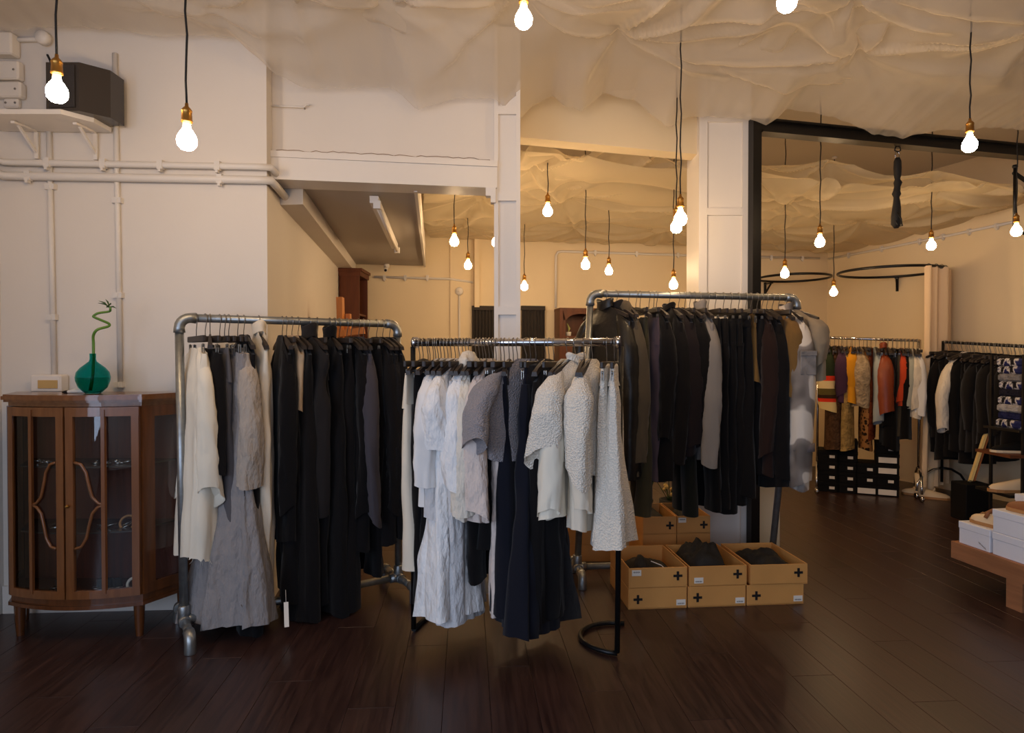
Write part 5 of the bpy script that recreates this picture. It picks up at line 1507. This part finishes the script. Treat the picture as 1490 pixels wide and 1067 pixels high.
stacks = ((1207, 4, .21, 'first'), (1233, 5, .20, 'second'), (1261, 3, .20, 'third'), (1291, 5, .21, 'fourth'))
for si, (px, n, w, nm) in enumerate(stacks):
    p = r4pt(px, -.03)
    hgt = .108
    for l in range(n):
        white = (si == 3 and l in (0, 2, 3)) or (si == 2 and l == 0)
        lid_box(p.x, p.y, l * hgt, r4rot, w, .30, hgt, M_BLACKBOX, M_BLACKLID,
                'black shoe box with %s, layer %s of the %s floor stack' % ('wide white end label' if white else 'small white tag', ('one', 'two', 'three', 'four', 'five')[l], nm),
                None, ((0, .042, .16, .055) if white else (.03, .045, .05, .028)))
# cream shoes and boots by the caster
def shoe(name, label, cat, loc, rot, scale, m_up, m_sole, boot=0.0, lace=None, group=None):
    t = thing(name, label, cat, loc, rot, group)
    L = .28 * scale; G = []; S = []
    prof = [(0, .030, .075), (.06, .036, .088), (.2, .036, .080), (.38, .036, .072), (.55, .042, .058), (.75, .047, .046), (.9, .040, .036), (1.0, .012, .020)]
    for u, w, h in prof:
        w *= scale; h *= scale; x = L * (u - .5)
        G.append([(x, w * math.cos(a), .014 * scale + max(0, h * math.sin(a)) ) for a in np.linspace(0, math.pi, 11)])
        S.append([(x * 1.03, -w * 1.06, 0), (x * 1.03, w * 1.06, 0), (x * 1.03, w * 1.06, .02 * scale), (x * 1.03, -w * 1.06, .02 * scale)])
    mb = MB(); mb.grid(G); mb.add(G[0], [tuple(range(11))])
    if boot:
        mb.tube([(-L*.32, 0, .05*scale), (-L*.33, 0, .1*scale), (-L*.34, 0, boot)], [.042*scale, .044*scale, .052*scale], 12)
    mb.build('upper', m_up, t)
    mb = MB(); mb.grid(S, 0, False, True); mb.add(S[0] + S[-1], [(3, 2, 1, 0), (4, 5, 6, 7)]); mb.build('sole', m_sole, t)
    if lace:
        mb = MB()
        mb.tube([(L*.02, -.040*scale, .05*scale), (L*.0, -.025*scale, .085*scale), (-L*.02, .0, .098*scale), (-L*.0, .025*scale, .085*scale), (L*.02, .040*scale, .05*scale)], .011*scale, 8)
        mb.build('strap', lace, t)
        mb = MB(); mb.lathe([(.024*scale, 0), (.030*scale, .012), (.026*scale, .018), (.02*scale, .006)], (-L*.22, 0, .086*scale), 14); mb.build('opening', lace, t)
        for k in range(3):
            MB().tube([(L*(.08+.07*k), -.02*scale, (.074-.006*k)*scale), (L*(.09+.07*k), 0, (.082-.006*k)*scale), (L*(.08+.07*k), .02*scale, (.074-.006*k)*scale)], .003, 5).build('lace', m_sole, t)
    return t
p = XD(1337, 6.75), 6.75
shoe('ankle_boot', 'cream ankle boot with brown sole beside the chrome caster', 'boot', (XD(1338, 6.6), 6.6, .0), 2.4, 1.05, M_SHOE, M_SOLE, .30)
shoe('ankle_boot', 'cream boot standing under the edge of the dark rolling rack', 'boot', (XD(1358, 6.45), 6.45, .0), -.5, 1.05, M_SHOE, M_SOLE, .24)
# pale slanted board leaning by the shelf
bd_ = thing('leaning_board', 'narrow pale board leaning under the black clothes of the dark rack', 'board', (XD(1412, 5.6), 5.6, 0))
a, b = W(1412, 692, 5.6), W(1437, 622, 5.75)
plb = MB().bbox((0, 0, .16), (.22, .2, .32), .006).build('display_plinth', M_BLACKBOX); plb.location = (a.x + .02, a.y + .02, 0); tag(plb, 'low black plinth under the dark clothes with a pale board on it', 'plinth')
a.z = .335
dv = (b - a).normalized(); sd_ = Vector((.04, 0, -.02))
MB().bar(a, b, .05, .018, up=(1, 0, .35)).build('board', mat('pale_board', (216, 190, 128), .5), bd_, True)
MB().bar(a + Vector((.022, -.004, 0)), b + Vector((.022, -.004, 0)), .05, .012, up=(1, 0, .35)).build('board_edge', M_BROWNLEA, bd_, True)

# ================================================================== BLACK SHELF WITH PLAID CLOTHS
SY = 4.95
sx0 = XD(1447, SY)
shf = thing('black_shelf', 'black metal shelf unit with shoes and folded checked cloths at the picture edge', 'shelf', (sx0 + .35, SY, 0))
zz = {'top': ZD(512, SY), 'mid': ZD(660, SY), 'low': ZD(716, SY), 'm2': ZD(622, SY)}
for x in (XD(1466, SY), XD(1466, SY) + .7):
    for y in (SY - .16, SY + .16):
        MB().bar((x, y, 0), (x, y, 1.42), .018, .018).build('post', M_BLACKMETAL, shf, True)
for k in ('mid', 'low'):
    MB().box((sx0 + .42, SY, zz[k]), (.86, .36, .022)).build('shelf_board', M_BOOKCASE if k == 'mid' else M_BLACKMETAL, shf, True)
MB().box((sx0 + .44, SY, zz['m2'] - .012), (.78, .36, .018)).build('shelf_board', M_BLACKMETAL, shf, True)
MB().bar((XD(1466, SY), SY - .165, zz['low'] + .18), (XD(1500, SY), SY - .165, zz['low'] + .01), .012, .012).build('diagonal_brace', M_BLACKMETAL, shf, True)
PLAID = fabric_ramp('blue_plaid', [(.3, (30, 34, 78)), (.45, (40, 44, 92)), (.52, (206, 200, 196)), (.62, (28, 26, 30))], 16)
PLAIDS = [PLAID, fabric('navy_check', (48, 50, 88), 'fur'), fabric('white_check', (190, 186, 184), 'fur'), PLAID, fabric('dark_check', (46, 44, 56), 'fur'), PLAID, fabric('grey_check', (150, 146, 146), 'fur'), PLAID]
zf = zz['m2'] - .003
for k in range(9):
    o = MB().bbox((0, 0, .029), (.36, .30, .058), .024).build('folded_cloth', PLAIDS[k % 8])
    o.location = (XD(1468, SY) + .19 + random.uniform(-.012, .012), SY - .01, zf + .0585 * k); o.rotation_euler = (0, 0, random.uniform(-.08, .08))
    tag(o, 'folded checked cloth in blue, white and black, layer %s of the shelf pile' % ('one', 'two', 'three', 'four', 'five', 'six', 'seven', 'eight', 'nine')[k] + ' from below', 'cloth')
for k, (px, c) in enumerate(((1455, 0), (1478, 1))):
    shoe('shoe', ('dark shoe with pale lining on the wooden shelf, nearer the clothes', 'dark shoe on the wooden shelf under the checked cloths')[k], 'shoe', (XD(px, SY) + .06, SY - .03, zz['mid'] + .012), 2.9, .9, M_BLACKBOX, M_SHOE)
shoe('shoe', 'cream trainer with tan sole on the low black shelf', 'shoe', (XD(1466, SY - .04) + .03, SY - .06, zz['low'] + .012), 3.0, 1.15, M_SHOE, M_SOLE)
shoe('shoe', 'second cream trainer behind the first on the low black shelf', 'shoe', (XD(1480, SY) + .14, SY + .06, zz['low'] + .012), 3.0, 1.15, M_SHOE, M_SOLE)

# ================================================================== LOW BENCH WITH WHITE SHOE BOXES
bx0, bz1, bz0 = 2.725, .262, .160
ben = thing('low_bench', 'low thick rustic wooden bench carrying white shoe boxes', 'bench', (3.3, 3.4, 0))
c0, c1 = Vector((2.72, 4.03)), Vector((2.90, 2.75)); dd = (c1 - c0).normalized(); nn = Vector((-dd.y, dd.x))
if nn.x < 0: nn = -nn
for k in range(4):
    a = c0 + nn * (.30 * k + .0015); b = c0 + nn * (.30 * (k + 1) - .0015)
    mb = MB(); mb.prism([tuple(a), tuple(a + dd * 1.3), tuple(b + dd * 1.3), tuple(b)], bz0, bz1); mb.build('bench_plank', M_BENCH, ben, True)
for (u, v) in ((.435, .052), (.435, 1.05)):
    p = c0 + dd * u + nn * v
    MB().box((p.x, p.y, bz0/2), (.10, .10, bz0), math.atan2(dd.y, dd.x)).build('bench_leg', M_BENCH, ben, True)
brot = math.atan2(dd.y, dd.x)
def bench_box(u, v, z, L, d, h, label, scr=False):
    p = c0 + dd * u + nn * v
    t = thing('shoe_box', label, 'shoe box', (p.x, p.y, z), brot + math.pi / 2 * 0, None)
    MB().bbox((0, 0, (h - .03)/2), (L - .006, d - .006, h - .03), .003).build('box_body', M_WHITEBOX, t)
    MB().bbox((0, 0, h - .022), (L, d, .042), .003).build('lid', M_WHITEBOX, t)
    if scr:
        mb = MB(); ys = -d/2 - .0
        f = [( .035 + .004*k, ys if nn.dot(Vector((1,0))) > 0 else -ys, .042 - .0022*k + .004*math.sin(k*2.4)) for k in range(14)]
        mb.tube(f, .0016, 4); mb.build('script_print', M_PRINT, t)
    return t
bench_box(.145, .12, bz1, .225, .20, .135, 'white shoe box at the bench corner with a cream shoe on its lid', True)
bench_box(.42, .12, bz1, .30, .20, .132, 'white shoe box on the bench, lower of the stacked pair')
bench_box(.42, .12, bz1 + .132, .30, .20, .132, 'white shoe box on the bench, upper of the stacked pair')
bench_box(.22, .50, bz1, .30, .26, .30, 'tall white box behind the stacked shoe boxes on the bench')
p = c0 + dd * .19 + nn * .10
shoe('shoe', 'cream shoe with brown strap lying on the corner shoe box', 'shoe', (p.x, p.y, bz1 + .135), brot + math.pi, 1.0, M_SHOE, M_SOLE, 0, M_BROWNLEA)
p = c0 + dd * .42 + nn * .11
shoe('shoe', 'brown suede shoe on top of the stacked white shoe boxes', 'shoe', (p.x, p.y, bz1 + .264), brot + math.pi, .95, M_BROWNLEA, M_SOLE)

# ================================================================== HOOP RAILS, CURTAIN, WEBBING, DRAPES
def hoop(cx, cy, z, R, label, wallp, cutoff=None):
    t = thing('hoop_rail', label, 'curtain rail', (cx, cy, z))
    n = 48
    MB().tube([(cx + R * math.cos(2*math.pi*k/n), cy + R * math.sin(2*math.pi*k/n), z) for k in range(n)], .014, 8, closed=True).build('hoop', M_BLACKMETAL, t, True)
    w = Vector((wallp.x, wallp.y)); c = Vector((cx, cy)); d = (w - c).normalized(); e = c + d * R
    mb = MB()
    mb.bar(v3(e - d*.02, z - .02), v3(w, z - .02), .03, .012); mb.bar(v3(w - d*.008, z), v3(w - d*.008, z - .16), .03, .016)
    mb.bar(v3(e, z - .02), v3(w - d*.01, z - .14), .02, .012)
    mb.build('wall_bracket', M_BLACKMETAL, t, True)
    return t
hz_ = 2.31
hp = right_pt(1305, .0); hR = .50
hc = hp + (Vector((XD(1287, 6.7), 6.7)) - hp).normalized() * (hR + .10)
hoop(hc.x, hc.y, hz_, hR, 'large round black hoop rail on the side wall holding the cream curtain', hp)
hp2 = back_pt(1112, .0)
dd_ = BW1 - BW0; nb = Vector((dd_.y, -dd_.x)).normalized()
hc2 = back_pt(1118, .52)
hoop(hc2.x, hc2.y, 2.34, .40, 'round black hoop rail on the back wall half behind the black post', hp2)
# cream curtain gathered at the near end of the hoop
cu = thing('fitting_curtain', 'cream curtain gathered at the end of the large hoop rail', 'curtain', (hc.x, hc.y, 0))
a0, a1 = math.radians(-84), math.radians(14)
n = 90; G = []
for zi in range(9):
    z = hz_ - .005 - (hz_ - .12) * zi / 8; row = []
    for k in range(n + 1):
        u = k / n; a = a0 + (a1 - a0) * u
        rr = hR + .045 * math.sin(u * 44) * (.7 + .3 * zi / 8) + .02 * math.sin(23 * u + zi * .3)
        row.append((hc.x + rr * math.cos(a) - .02 * zi / 8 * (1 - u), hc.y + rr * math.sin(a), z))
    G.append(row)
MB().grid(G).build('curtain_cloth', M_CURTC, cu, True)
mb = MB()
for k in range(9):
    a = a0 + (a1 - a0) * (k + .5) / 9
    c = Vector((hc.x + hR * math.cos(a), hc.y + hR * math.sin(a), hz_))
    t_ = Vector((math.cos(a), math.sin(a), 0))
    mb2 = MB(); mb2.tube([c + (t_ * math.cos(b) + Vector((0, 0, 1)) * math.sin(b)) * .02 for b in np.linspace(0, 2*math.pi, 11)[:-1]], .003, 5, closed=True)
    mb2.build('curtain_ring', M_BLACKMETAL, cu, True)
# black webbing hanging from the overhead beam
wx = Vector((XD(1308, 4.88), 4.88))
tt_ = (wx - fr0).dot(fd); wx = fr0 + fd * tt_
wb = thing('hanging_webbing', 'knotted black webbing strap hanging from a ring under the steel beam', 'strap', (wx.x, wx.y, fz0))
kk = wx.y / F
MB().tube([(0, .0, .0), (-.018, 0, -.006), (-.022, 0, -.03), (0, 0, -.042), (.022, 0, -.03), (.018, 0, -.006)], .005, 7, closed=True).build('ring', M_BLACKMETAL, wb)
MB().tube([(-.008, 0, -.035), (-.018, 0, -.06), (-.014, 0, -.09), (.010, 0, -.09), (.014, 0, -.06), (.004, 0, -.035)], .0035, 7, closed=True).build('clip', M_CHROME, wb)
zs_ = [-.085, -.11, -.16, -.21, -.245, -.27, -.30, -.33, -.355, -.38, -.41, -.46, -.52, -.58, -.61]
rs_ = [.016, .026, .028, .026, .018, .03, .022, .024, .032, .02, .024, .030, .034, .036, .016]
xs_ = [0, 0, 0, 0, 0, .004, 0, -.004, -.006, -.006, -.004, -.004, -.008, -.006, -.006]
mb = MB(); mb.tube([(x, 0, z) for x, z in zip(xs_, zs_)], rs_, 10)
mb.build('strap', M_DARKCLOTH, wb)
mb = MB(); mb.tube([(-.02, -.036, -.50), (.006, -.042, -.55), (.016, -.040, -.60), (-.014, -.038, -.605), (-.026, -.034, -.56)], .005, 6); mb.build('strap_loop', M_BLACKMETAL, wb)
# small downlights on the beam underside, two bright fittings
# hooked black rail at the picture edge
hk = thing('hooked_rail', 'black hooked rail projecting from the side wall at the picture edge', 'rail', (XD(1478, 5.1), 5.1, 0))
p = W(1478, 250, 5.1)
MB().tube([W(1476, 333, 5.1), W(1477, 245, 5.1)], .012, 8).build('upright', M_BLACKMETAL, hk, True)
q = right_pt(1530, 0)
MB().tube([W(1476, 252, 5.1), Vector((q.x, q.y, W(1476, 252, 5.1).z))], .016, 8).build('arm', M_BLACKMETAL, hk, True)
MB().lathe([(0, .03), (.016, .026), (.02, .012), (.014, 0), (0, 0)], tuple(W(1477, 245, 5.1)), 10).build('finial', M_BLACKMETAL, hk, True)
MB().tube([W(1476, 333, 5.1), Vector((q.x, q.y, W(1476, 333, 5.1).z))], .012, 8).build('lower_arm', M_BLACKMETAL, hk, True)

# dark drapes on the back wall
for k, (pa_, pb2) in enumerate(((686, 719), (757, 791))):
    A_, B2_ = back_pt(pa_, .06), back_pt(pb2, .06)
    zt = ZD(447, A_.y)
    t = thing('dark_drape', ('dark pleated drape on the back wall, beyond the pilaster side of the narrow column', 'dark pleated drape on the back wall, beside the arched hutch')[k], 'curtain', ((A_.x + B2_.x)/2, (A_.y + B2_.y)/2, 0))
    G = []
    for zi in range(5):
        z = zt - .02 - (zt - .1) * zi / 4
        G.append([tuple(v3(A_.lerp(B2_, u / 60) + nb * (.018 * math.sin(u / 60 * 44) * (.5 + .5 * min(1, zi))), z)) for u in range(61)])
    MB().grid(G).build('drape_cloth', M_CURTD, t, True)
    MB().bar(v3(A_ , zt - .01), v3(B2_, zt - .01), .05, .05).build('header_rail', M_CURTD, t, True)
# arched hutch on the back wall
hA, hB = back_pt(806, .26), back_pt(866, .26)
hcx, hcy = (hA.x + hB.x)/2, (hA.y + hB.y)/2; hrot = math.atan2(hB.y - hA.y, hB.x - hA.x); hw_ = (hB - hA).length; ht_ = ZD(448, hA.y)
hu = thing('arched_hutch', 'brown wooden hutch with an arched open niche against the back wall', 'cabinet', (hcx, hcy, 0), hrot)
zsf = ZD(489, hA.y)
mb = MB(); mb.box((-hw_/2 + .02, .12, ht_/2), (.04, .24, ht_)); mb.box((hw_/2 - .02, .12, ht_/2), (.04, .24, ht_)); mb.box((0, .12, ht_ - .015), (hw_, .26, .03)); mb.box((0, .232, ht_/2), (hw_, .012, ht_))
mb.build('carcass', M_BOOKCASE, hu)
mb = MB(); pts = []
na = 10; ow = hw_/2 - .04; zsp = ht_ - .14
arch = [(-ow * .86 + ow * 1.72 * k / na, zsp + .075 * math.sin(math.pi * k / na) ** .6) for k in range(na + 1)]
outer = [(-ow + 2 * ow * k / na, ht_ - .03) for k in range(na + 1)]
for k in range(na):
    vs = [(arch[k][0], -.005, arch[k][1]), (arch[k+1][0], -.005, arch[k+1][1]), (outer[k+1][0], -.005, outer[k+1][1]), (outer[k][0], -.005, outer[k][1])]
    vs += [(x, .015, z) for x, y, z in vs]
    mb.add(vs, [(0, 1, 2, 3), (7, 6, 5, 4), (0, 4, 5, 1), (3, 2, 6, 7)])
for s in (-1, 1): mb.box((s * ow * .93, .005, (zsp + zsf) / 2), (ow * .14, .02, zsp - zsf))
mb.build('arched_front', M_BOOKCASE, hu)
MB().box((0, .11, zsf - .012), (hw_ - .08, .22, .024)).build('shelf', M_BOOKCASE, hu)
MB().box((0, .01, zsf/2 - .03), (hw_ - .08, .02, zsf - .06)).build('door', M_BOOKCASE, hu)
def hutch_pt(px): 
    m_ = (px - 745) / F; b_ = Vector((hcx, hcy)) + Vector((-math.sin(hrot), math.cos(hrot))) * .1; d_ = Vector((math.cos(hrot), math.sin(hrot)))
    t_ = (m_ * b_.y - b_.x) / (d_.x - m_ * d_.y); return b_ + d_ * t_
p = hutch_pt(827)
o = thing('small_plant', 'tiny pale green plant in the arched hutch niche', 'plant', (p.x, p.y, zsf))
MB().lathe([(0, 0), (.03, 0), (.035, .05), (0, .05)], seg=10).build('pot', M_STRING, o)
MB().tube([(0, 0, .05), (.01, 0, .09), (-.015, 0, .15)], [.006, .014, .004], 6).build('stem', mat('pale_green', (190, 190, 110), .5), o)
p = hutch_pt(845)
o = thing('ornament', 'small pale ornament beside the tiny plant in the hutch niche', 'ornament', (p.x, p.y, zsf))
MB().lathe([(0, 0), (.015, 0), (.012, .02), (.03, .05), (.028, .07), (.008, .085), (0, .09)], seg=10).build('ornament_body', M_STRING, o)

# bookcase at the end of the return wall, shelves facing into the room
bcx0 = rw_pt(6.8, .01).x
bcs = thing('bookcase', 'tall brown bookcase with cornice standing against the far left return wall', 'bookcase', (bcx0 + .09, 7.05, 0))
zc_ = ZD(391, 6.8); x1_ = XD(523, 6.8)
mb = MB(); mb.box(((bcx0 + x1_)/2, 6.81, zc_/2), (x1_ - bcx0, .02, zc_)); mb.box((bcx0 + .01, 7.0, zc_/2), (.02, .40, zc_)); mb.box(((bcx0 + x1_)/2, 7.19, zc_/2), (x1_ - bcx0, .02, zc_))
mb.build('carcass', M_BOOKCASE, bcs, True)
mb = MB(); mb.box(((bcx0 + x1_)/2 + .01, 7.0, zc_ - .01), (x1_ - bcx0 + .04, .42, .03)); mb.box(((bcx0 + x1_)/2 + .004, 7.0, zc_ - .05), (x1_ - bcx0 + .02, .41, .05)); mb.build('cornice', M_BOOKCASE, bcs, True)
for z in (.4, .8, 1.2, 1.6, 1.85): MB().box(((bcx0 + x1_)/2 - .004, 7.0, z), (x1_ - bcx0 - .02, .36, .02)).build('shelf', M_BOOKCASE, bcs, True)
# orange pine easel
ez = thing('pine_easel', 'orange pine easel standing behind the pipe rack by the cabinet', 'easel', (XD(500, 5.0), 5.0, 0))
MB().bar((XD(504, 5.0), 5.0, 0), W(495, 433, 5.05), .045, .07).build('mast', M_ORANGEWOOD, ez, True)
MB().bar((XD(513, 5.1), 5.1, 0), W(507, 457, 5.1), .035, .05).build('mast', M_ORANGEWOOD, ez, True)
MB().bar(W(486, 487, 4.98), W(530, 481, 4.98), .05, .05).build('ledge', M_ORANGEWOOD, ez, True)
MB().bar((XD(489, 5.25), 5.35, 0), W(503, 470, 5.06), .03, .04).build('back_leg', M_ORANGEWOOD, ez, True)
